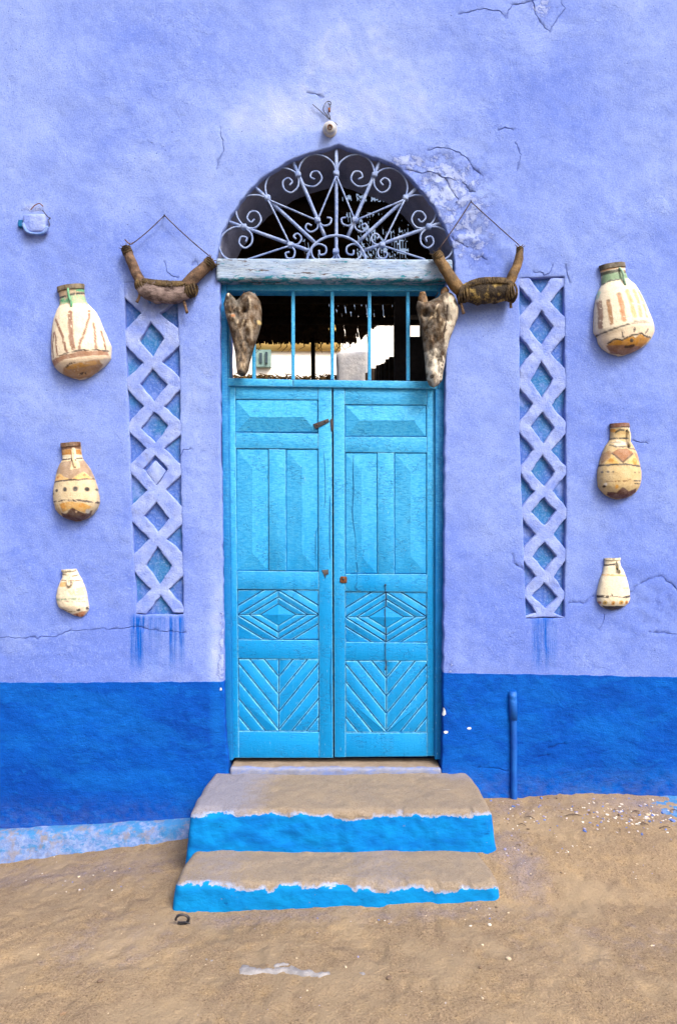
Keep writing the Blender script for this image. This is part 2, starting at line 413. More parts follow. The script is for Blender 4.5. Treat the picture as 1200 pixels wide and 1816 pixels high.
def door_material(name='blue_door_paint', base=C(0, 148, 226), light=C(84, 192, 248), dark=C(4, 92, 160), up_mix=1.0):
    t = NT(name, 0.5, 0.2); x, y, z = t.xyz()
    g = t.noise((5, 5, 1.1), 5, 0.65, 2); g2 = t.noise((60, 60, 8), 4, 0.7, 4); bl = t.noise(34, 5, 0.72, 6); wr = t.noise((38, 38, 120), 4, 0.7, 21)
    # paint paler and more wrinkled higher up, deeper blue lower down
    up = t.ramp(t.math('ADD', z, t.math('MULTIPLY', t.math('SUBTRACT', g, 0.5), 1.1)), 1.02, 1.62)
    f = t.math('ADD', t.ramp(g, 0.36, 0.7, -0.06, 0.07), t.math('MULTIPLY', up, 0.56 * up_mix))
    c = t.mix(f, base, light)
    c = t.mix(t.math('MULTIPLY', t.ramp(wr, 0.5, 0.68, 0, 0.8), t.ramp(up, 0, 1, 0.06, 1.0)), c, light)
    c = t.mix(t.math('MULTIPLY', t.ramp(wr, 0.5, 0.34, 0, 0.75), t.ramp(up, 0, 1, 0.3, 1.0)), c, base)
    c = t.mix(t.ramp(g2, 0.60, 0.78, 0, 0.2), c, light)
    wp = t.t.nodes.new('ShaderNodeTexNoise'); wp.inputs['Scale'].default_value = 40; t.link(t.pos, wp.inputs['Vector'])
    cr = t.vor((22, 22, 70), warp=wp.outputs['Color']); msk = t.ramp(t.noise(9, 4, 0.6, 11), 0.44, 0.6)
    crk = t.math('MULTIPLY', t.ramp(cr, 0.06, 0.0), msk)
    c = t.mix(t.math('MULTIPLY', crk, 0.5), c, dark)
    chip = t.ramp(t.noise((70, 70, 42), 5, 0.75, 13), 0.64, 0.68)
    c = t.mix(t.math('MULTIPLY', chip, 0.65), c, C(24, 98, 138))
    big = t.math('MULTIPLY', t.ramp(t.noise((30, 30, 17), 6, 0.75, 23), 0.665, 0.69), 1.0)
    c = t.mix(t.math('MULTIPLY', big, 0.75), c, C(14, 122, 168))
    chw = t.ramp(t.noise((120, 120, 36), 4, 0.7, 17), 0.64, 0.72)
    c = t.mix(t.math('MULTIPLY', chw, 0.5), c, C(160, 214, 242))
    t.color(c); t.put(t.b.inputs['Roughness'], t.ramp(bl, 0.3, 0.7, 0.42, 0.68))
    t.bump(g2, 0.0025, 0.7); t.bump(wr, 0.0026, 0.7); t.bump(crk, -0.0015, 0.8); t.bump(chip, -0.0015, 0.8); t.bump(big, -0.002, 0.8)
    return t.m
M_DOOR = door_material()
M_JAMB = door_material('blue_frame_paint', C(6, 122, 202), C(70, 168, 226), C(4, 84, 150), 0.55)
M_DEDGE = simple('pale_board_edge', C(10, 146, 222), C(120, 204, 248), 46, 0.55, 150, 0.001, 0.3, fine=0.2)  # lighter blue for the chamfered board edges
M_DGROOVE = simple('dark_blue_paint', C(8, 92, 150), C(20, 120, 190), 20, 0.8)  # dark blue of the board splits and the box clip
M_LINTEL = None
def lintel_material():
    t = NT('peeling_lintel_paint', 0.8, 0.2)
    n = t.noise((7, 20, 40), 5, 0.7, 1); n2 = t.noise((16, 30, 70), 5, 0.7, 5); n3 = t.noise((9, 20, 55), 5, 0.72, 9)
    x, y, z = t.xyz(); low = t.ramp(z, P(0, 487)[2], P(0, 497)[2], -0.06, 0.07)
    n2 = t.math('ADD', n2, low)
    c = t.mix(t.ramp(n, 0.38, 0.62), C(138, 166, 208), C(178, 199, 225))
    c = t.mix(t.ramp(n2, 0.55, 0.60), c, C(44, 140, 168)); c = t.mix(t.ramp(n3, 0.61, 0.64), c, C(92, 80, 76))
    c = t.mix(t.ramp(t.noise((26, 60, 150), 5, 0.75, 2), 0.54, 0.64, 0, .75), c, C(88, 108, 136)); c = t.mix(t.ramp(t.noise((50, 60, 60), 4, 0.75, 22), 0.64, 0.67, 0, .9), c, C(62, 60, 66))
    t.color(c); t.bump(n2, -0.004, 0.8); t.bump(t.noise((20, 40, 150), 5, 0.7, 3), 0.003, 1); return t.m
M_LINTEL = lintel_material()
M_LATT = simple('pale_lattice_plaster', C(126, 152, 240), C(166, 187, 248), 13, 0.92, 120, 0.005, 0.1, fine=0.22)
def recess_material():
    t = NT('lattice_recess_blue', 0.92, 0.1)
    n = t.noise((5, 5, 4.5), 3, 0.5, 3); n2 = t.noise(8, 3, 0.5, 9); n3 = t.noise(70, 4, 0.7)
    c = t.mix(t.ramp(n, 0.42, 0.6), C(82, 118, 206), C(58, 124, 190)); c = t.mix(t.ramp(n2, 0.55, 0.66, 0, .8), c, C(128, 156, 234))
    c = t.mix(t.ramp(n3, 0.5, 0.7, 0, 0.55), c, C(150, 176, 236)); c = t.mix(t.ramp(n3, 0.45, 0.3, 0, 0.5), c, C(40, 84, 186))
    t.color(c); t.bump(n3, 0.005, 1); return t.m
M_RECESS = recess_material()
M_IRON = simple('pale_blue_iron', C(112, 138, 200), C(166, 188, 232), 30, 0.7, 160, 0.002, 0.2)
def col_material(name, rough=0.85, bsc=90, bd=0.002, dirt=0.25, spec=0.2, dirtc=(0.06, 0.04, 0.03), chalk=0.06):
    t = NT(name, rough, spec); a = t.attr().outputs['Color']
    c = t.mix(t.ramp(t.noise(bsc * 0.7, 5, 0.7, 2), 0.52, 0.74, 0, dirt), a, dirtc)
    c = t.mix(t.ramp(t.noise(bsc * 0.25, 4, 0.65, 5), 0.35, 0.6, chalk, 0), c, (0.8, 0.78, 0.74))
    t.color(c); t.bump(t.noise(bsc, 5, 0.7), bd); return t.m
M_CLAY = col_material('painted_clay', 0.62, 110, 0.003, 0.4, 0.3, (0.09, 0.06, 0.04), 0.1)
M_HIDE = col_material('dried_hide', 0.85, 110, 0.006, 0.7, 0.2, (0.03, 0.02, 0.015), 0.14)
M_STEP = col_material('painted_step', 0.9, 110, 0.003, 0.12, 0.15, (0.12, 0.09, 0.06))
M_WOOD = simple('weathered_brown_wood', C(66, 50, 42), C(132, 106, 86), 30, 0.7, 100, 0.008, 0.3)
M_WOOD2 = simple('olive_brown_wood', C(84, 64, 34), C(136, 106, 62), 26, 0.6, 100, 0.007, 0.35)
M_LEATHER = simple('grey_worn_leather', C(72, 58, 58), C(168, 152, 152), 22, 0.75, 110, 0.005, 0.25, (1, 1, 2.0))
M_PATCHY = simple('mottled_hide', C(44, 34, 24), C(176, 152, 88), 18, 0.75, 90, 0.008, 0.3, contrast=(0.52, 0.66), fine=0.5)
M_DARKHIDE = simple('dark_tied_hide', C(40, 32, 26), C(110, 92, 62), 26, 0.8, 110, 0.006, 0.25)
M_CORD = simple('dark_cord', C(58, 48, 52), C(96, 80, 78), 60, 0.9, 300, 0.001)
M_DARKMETAL = simple('dark_rusted_metal', C(36, 40, 52), C(70, 66, 70), 40, 0.6, 160, 0.001, 0.4)
M_RUST = simple('rusty_lock', C(70, 42, 28), C(150, 92, 50), 60, 0.8, 200, 0.002)
M_PIPE = simple('blue_painted_pipe', C(0, 84, 190), C(14, 106, 208), 12, 0.6, 90, 0.002, 0.35, fine=0.1)
def ground_material():
    t = NT('sandy_earth', 0.97, 0.08); at = t.attr(); R, G, B = t.sep(at.outputs['Color'])
    n = t.noise(1.8, 5, 0.6, 2); n2 = t.noise(11, 5, 0.65, 4); n3 = t.noise(140, 3, 0.7, 1); n4 = t.noise(420, 2, 0.6, 7)
    c = t.mix(t.ramp(n, 0.36, 0.66), C(143, 126, 105), C(159, 140, 114)); c = t.mix(t.ramp(n2, 0.42, 0.72, 0, 0.6), c, C(134, 118, 104))
    c = t.mix(t.ramp(n2, 0.45, 0.28, 0, 0.5), c, C(180, 154, 116))
    dust = t.ramp(t.math('ADD', R, t.math('MULTIPLY', t.math('SUBTRACT', t.noise(16, 6, 0.72, 12), 0.5), 1.3)), 0.25, 0.8, 0, 0.75)
    c = t.mix(dust, c, C(128, 126, 146))
    c = t.mix(t.ramp(n3, 0.53, 0.66, 0, 0.75), c, C(98, 78, 62)); c = t.mix(t.ramp(n3, 0.44, 0.34, 0, 0.5), c, C(196, 172, 140)); c = t.mix(t.ramp(n4, 0.62, 0.72, 0, 0.8), c, C(216, 202, 180)); c = t.mix(t.ramp(n4, 0.36, 0.28, 0, 0.7), c, C(80, 64, 52))
    sm_ = t.ramp(t.noise(3.2, 5, 0.65, 33), 0.47, 0.60); c = t.mix(t.math('MULTIPLY', sm_, 0.72), c, t.mix(t.ramp(n, 0.36, 0.66), C(154, 139, 119), C(171, 153, 127)))
    t.color(c); t.bump(n2, 0.006, 0.6); t.bump(t.noise(38, 5, 0.75, 9), 0.009, 0.9); t.bump(n3, 0.0045, 1.0); return t.m
M_GROUND = ground_material()
def plinth_material():
    t = NT('flaking_plinth', 0.95, 0.1)
    n = t.noise((13, 13, 22), 7, 0.78, 3); n2 = t.noise(40, 5, 0.7, 2)
    x, y, z = t.xyz()
    c = t.mix(t.ramp(n2, 0.4, 0.65), C(104, 134, 196), C(142, 164, 214))
    sand = t.math('MULTIPLY', t.ramp(t.noise(17, 6, 0.75, 44), 0.50, 0.60), t.ramp(t.noise(4, 3, 0.6, 48), 0.36, 0.6)); up = t.math('ADD', n, t.ramp(z, -0.22, -0.04, -0.06, 0.10))
    c = t.mix(t.ramp(up, 0.50, 0.60, 0, .85), c, C(44, 126, 192)); c = t.mix(t.ramp(t.noise(6, 4, 0.6, 15), 0.66, 0.69), c, C(158, 140, 118)); c = t.mix(t.math('MULTIPLY', sand, 0.8), c, C(140, 132, 132))
    t.color(c); t.bump(n, 0.006, 0.9); t.bump(n2, 0.004, 1.0); return t.m
M_PLINTH = plinth_material()
M_CONC = simple('bare_grey_concrete', C(138, 138, 144), C(172, 172, 178), 30, 0.95, 150, 0.003, 0.1)
M_PEBBLE = col_material('mixed_chips', 0.9, 100, 0.001, 0.2)
M_REED = simple('dry_reeds', C(50, 38, 26), C(96, 74, 48), 14, 0.9, 80, 0.002, 0.1)
M_STRAW = simple('straw', C(92, 72, 46), C(150, 122, 80), 30, 0.95, 80, 0.002, 0.1)
M_WHITE = simple('white_limewash', (0.80, 0.79, 0.76), (0.88, 0.87, 0.84), 3, 0.95, 30, 0.004, 0.1, fine=0.05)
M_YELLOW = simple('yellow_limewash', C(226, 190, 112), C(240, 210, 140), 3, 0.95, 30, 0.004, 0.1, fine=0.05)
M_MUD = simple('dark_mud_plaster', C(66, 62, 64), C(92, 86, 86), 5, 0.95, 40, 0.006, 0.1)
M_REVEAL = simple('grey_arch_reveal', C(132, 138, 172), C(160, 166, 200), 4, 0.95, 60, 0.006, 0.1)  # greyer tone inside the arch than on the wall face
M_GREYBLUE = simple('grey_blue_plaster', C(92, 100, 132), C(124, 132, 160), 5, 0.95, 40, 0.006, 0.1)
M_POLE = simple('dark_pole', C(44, 36, 30), C(80, 66, 52), 12, 0.85, 60, 0.003, 0.2)
M_SHUT = simple('pale_green_shutter', C(120, 158, 160), C(160, 190, 186), 8, 0.8, 60, 0.001)
M_GLASS = simple('window_glass_dark', C(40, 60, 74), C(70, 96, 110), 4, 0.2, 20, 0.0005, 0.5)
M_PORC = simple('grubby_white_plastic', C(176, 186, 206), C(224, 226, 228), 30, 0.5, 120, 0.001, 0.4)

# ------------------------------------------------------------------ ground
def gz(x, y):
    x = np.asarray(x, float); y = np.asarray(y, float)
    w = np.interp(x, [-2.4, -1.85, -0.75], [-0.30, -0.245, -0.10])
    zl = w + (-0.095 - w) * sm(0.18, 0.95, -y)
    zr = np.interp(-y, [-0.1, 0.0, 0.46, 0.76, 1.5, 3.0], [0.095, 0.088, 0.022, -0.058, -0.09, -0.10])
    zr = zr + 0.012 * np.sin(x * 5.1 + 1.0) * sm(0.5, 0.0, -y)
    t = sm(-0.72, 0.78, x); z = zl * (1 - t) + zr * t
    z = np.where(y > 0.1, np.minimum(z, 0.05), z)
    p = np.stack([x.ravel(), y.ravel(), np.zeros(x.size)], 1)
    n = 0.010 * fbm(p, 2.5, 2, 3) + 0.004 * np.abs(fbm(p, 9, 3, 8)) + 0.0045 * fbm(p, 34, 3, 5) - 0.006 * sm(.3, .55, fbm(p, 6.5, 2, 44)) - 0.0045 * sm(.34, .42, fbm(p, 13, 2, 49))
    far = sm(6, 3, np.hypot(p[:, 0], p[:, 1]))
    return z + (n * (0.25 + 0.75 * far)).reshape(x.shape)
def axis(lo, hi, step, far):
    a = list(np.arange(lo, hi + 1e-6, step)); s = step; v = hi; up = []
    while v < far: s *= 1.35; v += s; up.append(v)
    s = step; v = lo; dn = []
    while v > -far: s *= 1.35; v -= s; dn.append(v)
    return np.array(dn[::-1] + a + up)
gx, gy = axis(-2.3, 2.3, 0.0125, 90), axis(-2.3, 0.1, 0.0125, 90)
GX, GY = np.meshgrid(gx, gy); GZ = gz(GX, GY); ny_, nx_ = GX.shape
ii = (np.arange(ny_ - 1)[:, None] * nx_ + np.arange(nx_ - 1)[None, :]).ravel()
gf = np.stack([ii, ii + 1, ii + nx_ + 1, ii + nx_], 1)
fx, fy = GX.ravel(), GY.ravel()
dust = 0.75 * np.exp(-((fy + 0.10) / 0.16) ** 2) * sm(0.6, 0.8, fx) * (0.55 + 0.45 * sm(1.2, 1.7, fx))
dust = np.maximum(dust, 0.62 * np.exp(-((fy + 0.55) / 0.35) ** 2) * np.exp(-((fx - 0.82) / 0.13) ** 2))
dust = np.maximum(dust, 0.5 * np.exp(-((fy + 0.30) / 0.22) ** 2) * sm(-0.7, -0.9, fx))
dust = np.maximum(dust, 0.42 * np.exp(-((fy + 0.95) / 0.25) ** 2) * np.exp(-((fx + 0.85) / 0.35) ** 2))
dust = np.maximum(dust, 0.45 * np.exp(-((fy + 0.80) / 0.08) ** 2) * sm(0.85, 0.6, np.abs(fx)))
dust = np.maximum(dust, 0.3 * np.exp(-((fy + 1.0) / 0.2) ** 2) * sm(0.2, 0.9, fx))
ground = obj('ground', np.stack([fx, fy, GZ.ravel()], 1), gf, M_GROUND, None, True, col=np.stack([dust, 0 * dust, 0 * dust], 1))
props(ground, 'bare sandy earth with grey dust in front of the house', kind='structure')
_ga = GZ
def gzf(x, y):                                  # height read back from the ground sheet
    i = min(max(int(np.searchsorted(gx, x)) - 1, 0), len(gx) - 2); j = min(max(int(np.searchsorted(gy, y)) - 1, 0), len(gy) - 2)
    u = (x - gx[i]) / (gx[i+1] - gx[i]); v = (y - gy[j]) / (gy[j+1] - gy[j])
    return float(_ga[j, i]*(1-u)*(1-v) + _ga[j, i+1]*u*(1-v) + _ga[j+1, i]*(1-u)*v + _ga[j+1, i+1]*u*v)
def G(px, py):                                  # where a photo pixel meets the ground
    y = -0.9
    for _ in range(40):
        x, _, z = P(px, py, y); g = gzf(x, y)
        y += (z - g) * 1.4
        y = max(-2.6, min(0.0, y))
    x, _, z = P(px, py, y); return x, y, gzf(x, y)

# ------------------------------------------------------------------ the house wall
def jitter(poly, a, seed):
    p = resample(poly, 0.012); q = xz3(p)
    return p + np.stack([fbm(q, 22, 3, seed), fbm(q, 22, 3, seed + 3)], 1) * a
ARCH = [(383,462),(386,440),(393,412),(408,382),(426,355),(447,332),(466,314),(485,301),(523,280),(562,267),(583,262),(600,255),(616,261),(645,271),(677,282),(707,296),(724,311),(740,329),(769,366),(788,401),(803,439),(807,462)]
door_hole = [(406,1372),(400,1300),(397,1200),(394,1000),(391,800),(390,600),(390,500),(384,492),(383,476)] + ARCH + [(806,478),(804,492),(790,500),(789,700),(787,1000),(785,1200),(784,1300),(781,1372)]
door_hole = jitter([P2(*p) for p in door_hole], 0.006, 1)
rec_l = jitter([P2(*p) for p in [(221,502),(314,500),(318,640),(320,860),(325,1090),(242,1090),(234,930),(229,760),(223,620)]], 0.004, 5)
rec_r = jitter([P2(*p) for p in [(921,494),(999,490),(1002,700),(1003,900),(1000,1096),(932,1097),(927,930),(921,760)]], 0.004, 9)
wall_outer = [(-3.4, -0.5), (3.4, -0.5), (3.4, 5.6), (-3.4, 5.6)]
CR = [[(-20,1131),(60,1131),(100,1128),(125,1119),(160,1117),(200,1114),(238,1113)], [(245,1112),(270,1117),(300,1120),(330,1122)],
      [(316,850),(313,838),(312,825),(320,805),(327,797),(338,795)],
      [(1112,1051),(1120,1049),(1128,1040),(1145,1030),(1160,1023),(1172,1022),(1180,1030),(1190,1038),(1200,1050),(1215,1058)],
      [(1010,1069),(1034,1070),(1042,1064),(1052,1056)], [(1060,1116),(1068,1104),(1072,1088)], [(290,466),(296,482),(304,489),(314,492)],
      [(812,28),(828,24),(845,17),(868,18),(888,22),(896,33),(900,20),(908,10),(930,6),(948,-2)], [(976,55),(979,45),(988,30),(1000,16),(994,4),(998,-8)], [(944,-5),(948,18),(956,38),(968,50),(976,55)],
      [(757,266),(772,262),(796,262),(812,268),(830,284),(840,300),(856,310)], [(720,300),(745,306),(765,304),(782,312),(806,318)],
      [(915,300),(919,288),(923,274),(918,262),(913,254)], [(885,232),(895,226),(908,230)], [(391,228),(394,250),(396,268),(386,284),(383,296)], [(546,163),(560,167),(572,171)],
      [(790,318),(800,336),(812,352),(806,366)], [(846,455),(853,453),(860,460)], [(800,420),(816,432),(828,436)], [(820,322),(832,338),(842,340)],
      [(846,1361),(866,1360),(884,1363),(900,1368)], [(972,1327),(984,1322),(1000,1317)], [(952,1341),(972,1338)], [(1000,470),(1008,500)],
      [(945,483),(960,484),(964,490),(972,486),(978,470)], [(908,985),(912,1000),(930,1012)], [(340,470),(346,462),(352,476)], [(1120,780),(1135,785),(1148,786)],
      [(1150,1120),(1180,1124),(1215,1122)], [(640,590),(641,591)]][:-1]
cracks = []; extra = []; keep = []
for k, c in enumerate(CR):
    L = resample([P2(*p) for p in c], 0.009, False); q = xz3(L)
    L = L + np.stack([fbm(q, 40, 2, 60 + k), fbm(q, 40, 2, 80 + k)], 1) * 0.008
    e = np.gradient(L, axis=0); n = np.stack([-e[:, 1], e[:, 0]], 1); n /= np.linalg.norm(n, axis=1)[:, None] + 1e-12
    wd = np.clip(0.0021 * (1 + 1.3 * fbm(xz3(L), 26, 2, k)), .0006, .005); wd[0] = wd[-1] = 0.001
    cracks.append(L); keep.append(L); extra += [L, L + n * wd[:, None], L - n * wd[:, None]]
chips = [(786,1262,4,8),(790,1298,5,3),(831,1291,4.5,2.5),(392,1222,2,3),(788,1390,4,3)]
for (cx, cy, rx, ry) in chips:
    a = np.array([P2(cx + rx * s * math.cos(g) * 1.1, cy + ry * s * math.sin(g) * 1.1) for s in (0.2, 0.6, 1.0, 1.3) for g in np.linspace(0, 6.28, 9)[:-1]]); extra.append(a + RNG.uniform(-.001, .001, a.shape))
wV, wF, wL, wD = plate(wall_outer, [door_hole, rec_l, rec_r], 0.0125, 0.009, 0.008, np.vstack(extra), keep, seen=(1.92, -0.3, 4.35))
q3 = xz3(wV)
def wall_y(q):                                  # unevenness of the plaster
    q = xz3(np.atleast_2d(q)); return 0.010 * fbm(q, 1.6, 2, 21) + 0.0045 * fbm(q, 6, 3, 22) + 0.0018 * fbm(q, 26, 2, 25)
wy = wall_y(wV) + fillet_y(wD, 0.008)
pxx, pyy = 600 + wV[:, 0] / S, HZ - (wV[:, 1] - CZ) / S
rough_patch = np.minimum(1, np.exp(-(((pxx - 785) / 88) ** 2 + ((pyy - 325) / 78) ** 2)) + 0.85 * np.exp(-(((pxx - 840) / 55) ** 2 + ((pyy - 430) / 60) ** 2)))
wy = wy + rough_patch * (0.011 * fbm(q3, 20, 4, 31) + 0.008 * np.abs(fbm(q3, 34, 2, 37)))
low = np.exp(-((pyy - 1150) / 60) ** 2) * 0.5 + sm(1195, 1215, pyy)
wy = wy + low * 0.0032 * fbm(q3, 22, 3, 33) + np.exp(-(((pxx - 1165) / 45) ** 2 + ((pyy - 1080) / 50) ** 2)) * 0.007 * fbm(q3, 28, 2, 35)
crk = np.zeros(len(wV)); ct = np.vstack(cracks)
for L in cracks: crk = np.maximum(crk, 1 - sm(0.0006, 0.0022, dpoly(wV, L, False, 0.05)))
wy = wy + crk * 0.004
for k, L in enumerate(cracks):
    if len(L) < 8: continue
    near = np.where(dpoly(wV, L, False, 0.07) < 0.06)[0]
    if not len(near): continue
    dist = ((wV[near][:, None] - L[None]) ** 2).sum(2); j = dist.argmin(1); e = np.gradient(L, axis=0)[j]; r_ = wV[near] - L[j]
    sd = np.sign(e[:, 0] * r_[:, 1] - e[:, 1] * r_[:, 0]); dm_ = np.sqrt(dist.min(1)); mid_ = np.minimum(j, len(L) - 1 - j) / 4.0
    wy[near] -= 0.0018 * (sd > 0) * np.exp(-dm_ / 0.022) * np.clip(mid_, 0, 1) * (1 - crk[near])
def blob(cx, cy, rx, ry, a): return a * np.exp(-(((pxx - cx) / rx) ** 2 + ((pyy - cy) / ry) ** 2))
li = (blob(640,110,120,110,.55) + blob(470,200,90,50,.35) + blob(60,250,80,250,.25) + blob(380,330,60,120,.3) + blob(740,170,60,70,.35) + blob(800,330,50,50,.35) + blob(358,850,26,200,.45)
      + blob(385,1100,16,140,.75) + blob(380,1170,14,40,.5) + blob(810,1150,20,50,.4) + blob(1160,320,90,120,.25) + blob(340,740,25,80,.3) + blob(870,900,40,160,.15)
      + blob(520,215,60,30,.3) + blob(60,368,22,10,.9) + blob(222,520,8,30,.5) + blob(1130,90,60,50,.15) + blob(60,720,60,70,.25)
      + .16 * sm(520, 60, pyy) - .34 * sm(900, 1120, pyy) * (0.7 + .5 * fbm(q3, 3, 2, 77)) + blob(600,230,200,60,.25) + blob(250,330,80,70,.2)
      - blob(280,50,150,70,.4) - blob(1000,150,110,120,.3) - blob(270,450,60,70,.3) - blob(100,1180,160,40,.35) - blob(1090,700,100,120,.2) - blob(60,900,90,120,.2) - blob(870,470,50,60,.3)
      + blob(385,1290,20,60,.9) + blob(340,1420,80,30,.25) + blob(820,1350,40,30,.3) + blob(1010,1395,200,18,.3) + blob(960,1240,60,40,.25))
dr = np.zeros(len(wV))
for (x0, x1, y1, a) in ((233,262,1192,1.0),(300,326,1170,1.0),(318,326,1190,.7),(300,312,1195,.7),(262,300,1150,.6),(944,984,1196,.95),(236,326,1205,.25)):
    dr = np.maximum(dr, a * sm(x0 - 5, x0 + 3, pxx) * sm(x1 + 5, x1 - 3, pxx) * sm(1086, 1098, pyy) * sm(y1 + 12, y1 - 40, pyy))
dr = np.maximum(dr, (pyy > 1240) * np.where(pxx > 600, sm(1345, 1420, pyy) * .8, sm(1395, 1475, pyy) * .7))
pl = 0.62 * rough_patch * sm(0, .5, rough_patch) + blob(965,20,28,40,.55) + blob(880,8,60,10,.3) + blob(1165,1075,45,50,.42) + blob(800,1180,14,30,.5) + blob(392,1180,9,60,.62) + blob(395,1100,6,60,.4) + blob(60,370,24,10,.65) + blob(700,285,40,15,.4) + blob(360,800,20,60,.3) + blob(355,950,18,60,.25)
for (cx, cy, rx, ry) in chips: pl = np.maximum(pl, 1.25 * (1 - sm(0.7, 1.15, np.hypot((pxx - cx) / rx, (pyy - cy) / ry))))
wcol = np.stack([li, dr, pl, crk], 1)
V3 = np.stack([wV[:, 0], wy, wV[:, 1]], 1)
Vw, Fw = rim_walls(V3, wF, wL, [0.40, 0.42, 0.05, 0.05], 4)
wcol = np.vstack([wcol, np.tile([[0.0, 0.0, 0.0, 0.0]], (len(Vw) - len(wcol), 1))])
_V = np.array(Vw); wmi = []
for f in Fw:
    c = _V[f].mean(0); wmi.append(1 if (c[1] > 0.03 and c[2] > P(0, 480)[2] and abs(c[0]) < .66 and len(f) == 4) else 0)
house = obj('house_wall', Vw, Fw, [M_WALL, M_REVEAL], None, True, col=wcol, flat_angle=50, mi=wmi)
props(house, 'lavender plastered house wall with deep blue base, arched doorway and lattice niches', 'wall')
iV, iF, iL, _ = plate(wall_outer, [door_hole], 0.2, 0.03, 0.004)
obj('inner_face', np.stack([iV[:, 0], np.full(len(iV), 0.401), iV[:, 1]], 1), iF, M_MUD, house)

# lattice panels set into the two niches
def lattice(name, xl, xr, cx, cross, dia, y0, y1, top_notch, bot_notch, aw, hw, filled, seed):
    """xl, xr, cx: functions of row; cross: rows where the strips cross; dia: (top, bottom) rows of the diamonds"""
    nh = 27
    left = [(xl(y0) - 4, y0)]; right = [(xr(y0) + 4, y0)]
    for c in cross:
        for arr, e, s in ((left, xl, -1), (right, xr, 1)):
            j = random.uniform(-2, 2)
            arr += [(e(c) + s * 4.0, c - nh - 3 + j), (cx(c) + s * aw, c + j * .5), (e(c) + s * 4.0, c + nh + 3 + j)]
    def lim(arr): return [(x, min(max(y, y0), y1)) for x, y in arr]
    left = lim(left); right = lim(right); left.append((xl(y1) - 4, y1)); right.append((xr(y1) + 4, y1))
    poly = []
    if top_notch: poly += [(cx(y0) - top_notch[0], y0), (cx(y0), y0 + top_notch[1]), (cx(y0) + top_notch[0], y0)]
    poly += right
    if bot_notch: poly += [(cx(y1) + bot_notch[0], y1), (cx(y1), y1 - bot_notch[1]), (cx(y1) - bot_notch[0], y1)]
    poly += left[::-1]
    poly = [poly[i] for i in range(len(poly)) if i == 0 or math.hypot(poly[i][0]-poly[i-1][0], poly[i][1]-poly[i-1][1]) > 1.0]
    outer = jitter([P2(*p) for p in poly], 0.007, seed)
    holes = []
    for k, (a, b) in enumerate(dia):
        m = (a + b) / 2; w = hw + 2 + random.uniform(-1.5, 1.5); a, b = a - 1.5, b + 2
        holes.append(jitter([P2(*p) for p in [(cx(a), a), (cx(m) + w, m + random.uniform(-3, 3)), (cx(b) + 1, b), (cx(m) - w, m + random.uniform(-3, 3))]], 0.006, seed + 7 + k))
    V, F, L, dd = plate(outer, holes, 0.008, 0.006, 0.007, outer_fillet=True)
    y = wall_y(V) + fillet_y(dd, 0.007) + 0.003 + 0.0035 * fbm(xz3(V), 26, 3, seed)
    Vv, Ff = rim_walls(np.stack([V[:, 0], y, V[:, 1]], 1), F, L, [0.045] * len(L), 1)
    lp = obj(name, Vv, Ff, M_LATT, house, True, flat_angle=55)
    fn = [(xl(y0) - 6, y0 - 6), (xr(y0) + 6, y0 - 6), (xr((y0 + y1) / 2) + 6, (y0 + y1) / 2), (xr(y1) + 6, y1 + 6), (xl(y1) - 6, y1 + 6), (xl((y0 + y1) / 2) - 6, (y0 + y1) / 2)]
    bV, bF, bL, _ = plate([P2(*p) for p in fn], [], 0.015, 0.02, 0.003)
    by = 0.027 + 0.004 * fbm(xz3(bV), 14, 3, seed + 40)
    obj('recess_back', np.stack([bV[:, 0], by, bV[:, 1]], 1), bF, M_RECESS, lp)
    for (a, b) in filled:                       # a diamond choked with plaster, its upper edges still showing
        m = (a + b) / 2; pts = [(cx(a), a + 7), (cx(m) + hw - 3, m + 1), (cx(b), b + 4), (cx(m) - hw + 3, m + 1)]
        v, f = prism([P2(*p) for p in pts], 0.034, 0.008, 0.006); obj('plaster_fill', v, f, M_LATT, lp)
    return lp
lin = lambda y0, x0, y1, x1: (lambda y: x0 + (x1 - x0) * (y - y0) / (y1 - y0))
lattice('lattice_panel', lin(500, 221, 1090, 242), lin(500, 314, 1090, 325), lin(573, 268, 1057, 282), [556, 642, 720, 796, 870, 957, 1046],
        [(573,630),(654,709),(731,782),(809,858),(892,942),(972,1034)], 500, 1088, (22, 38), (24, 32), 17, 20.5, [(809, 858)], 100)
lattice('lattice_panel', lin(494, 921, 1097, 931), lin(490, 999, 1097, 1001), lin(552, 959, 1060, 966), [535, 625, 717, 797, 872, 947, 1023, 1086],
        [(552,608),(642,702),(731,784),(809,860),(884,930),(963,1009),(1036,1078)], 492, 1095, (18, 28), None, 16, 19, [], 200)

# lintel beam, plinth
lv, lf = rbox(P(384,0)[0], P(801,0)[0], -0.022, 0.10, P(0,499)[2], P(0,461)[2], 0.010, 0.012)
lv = lv + np.stack([0 * lv[:, 0], 0.010 * fbm(lv * np.array([0.35, 1, 1]), 14, 3, 3), 0.007 * fbm(lv * np.array([0.5, 1, 1]), 9, 3, 6)], 1)
obj('lintel', lv, lf, M_LINTEL, house)
xs = np.arange(-2.6, -0.66, 0.012); prof = np.linspace(0, 1, 22); pv = []
for x in xs:
    zt = float(np.interp(x, [-1.8, -0.72], [-0.092, -0.03])); zb = gzf(x, -0.15) - 0.12
    for s in prof:
        pv.append((x, 0.01 - 0.055 * sm(0, 0.16, s) - 0.10 * s, zt - 0.004 * s + (zb - zt) * max(0, (s - 0.08) / 0.92)))
pv = np.array(pv, float); pv[:, 1] += 0.010 * fbm(pv, 12, 3, 4); pv[:, 2] += 0.006 * fbm(pv, 9, 3, 2)
np_ = len(prof); pf = [[i*np_+j, (i+1)*np_+j, (i+1)*np_+j+1, i*np_+j+1] for i in range(len(xs)-1) for j in range(np_-1)]
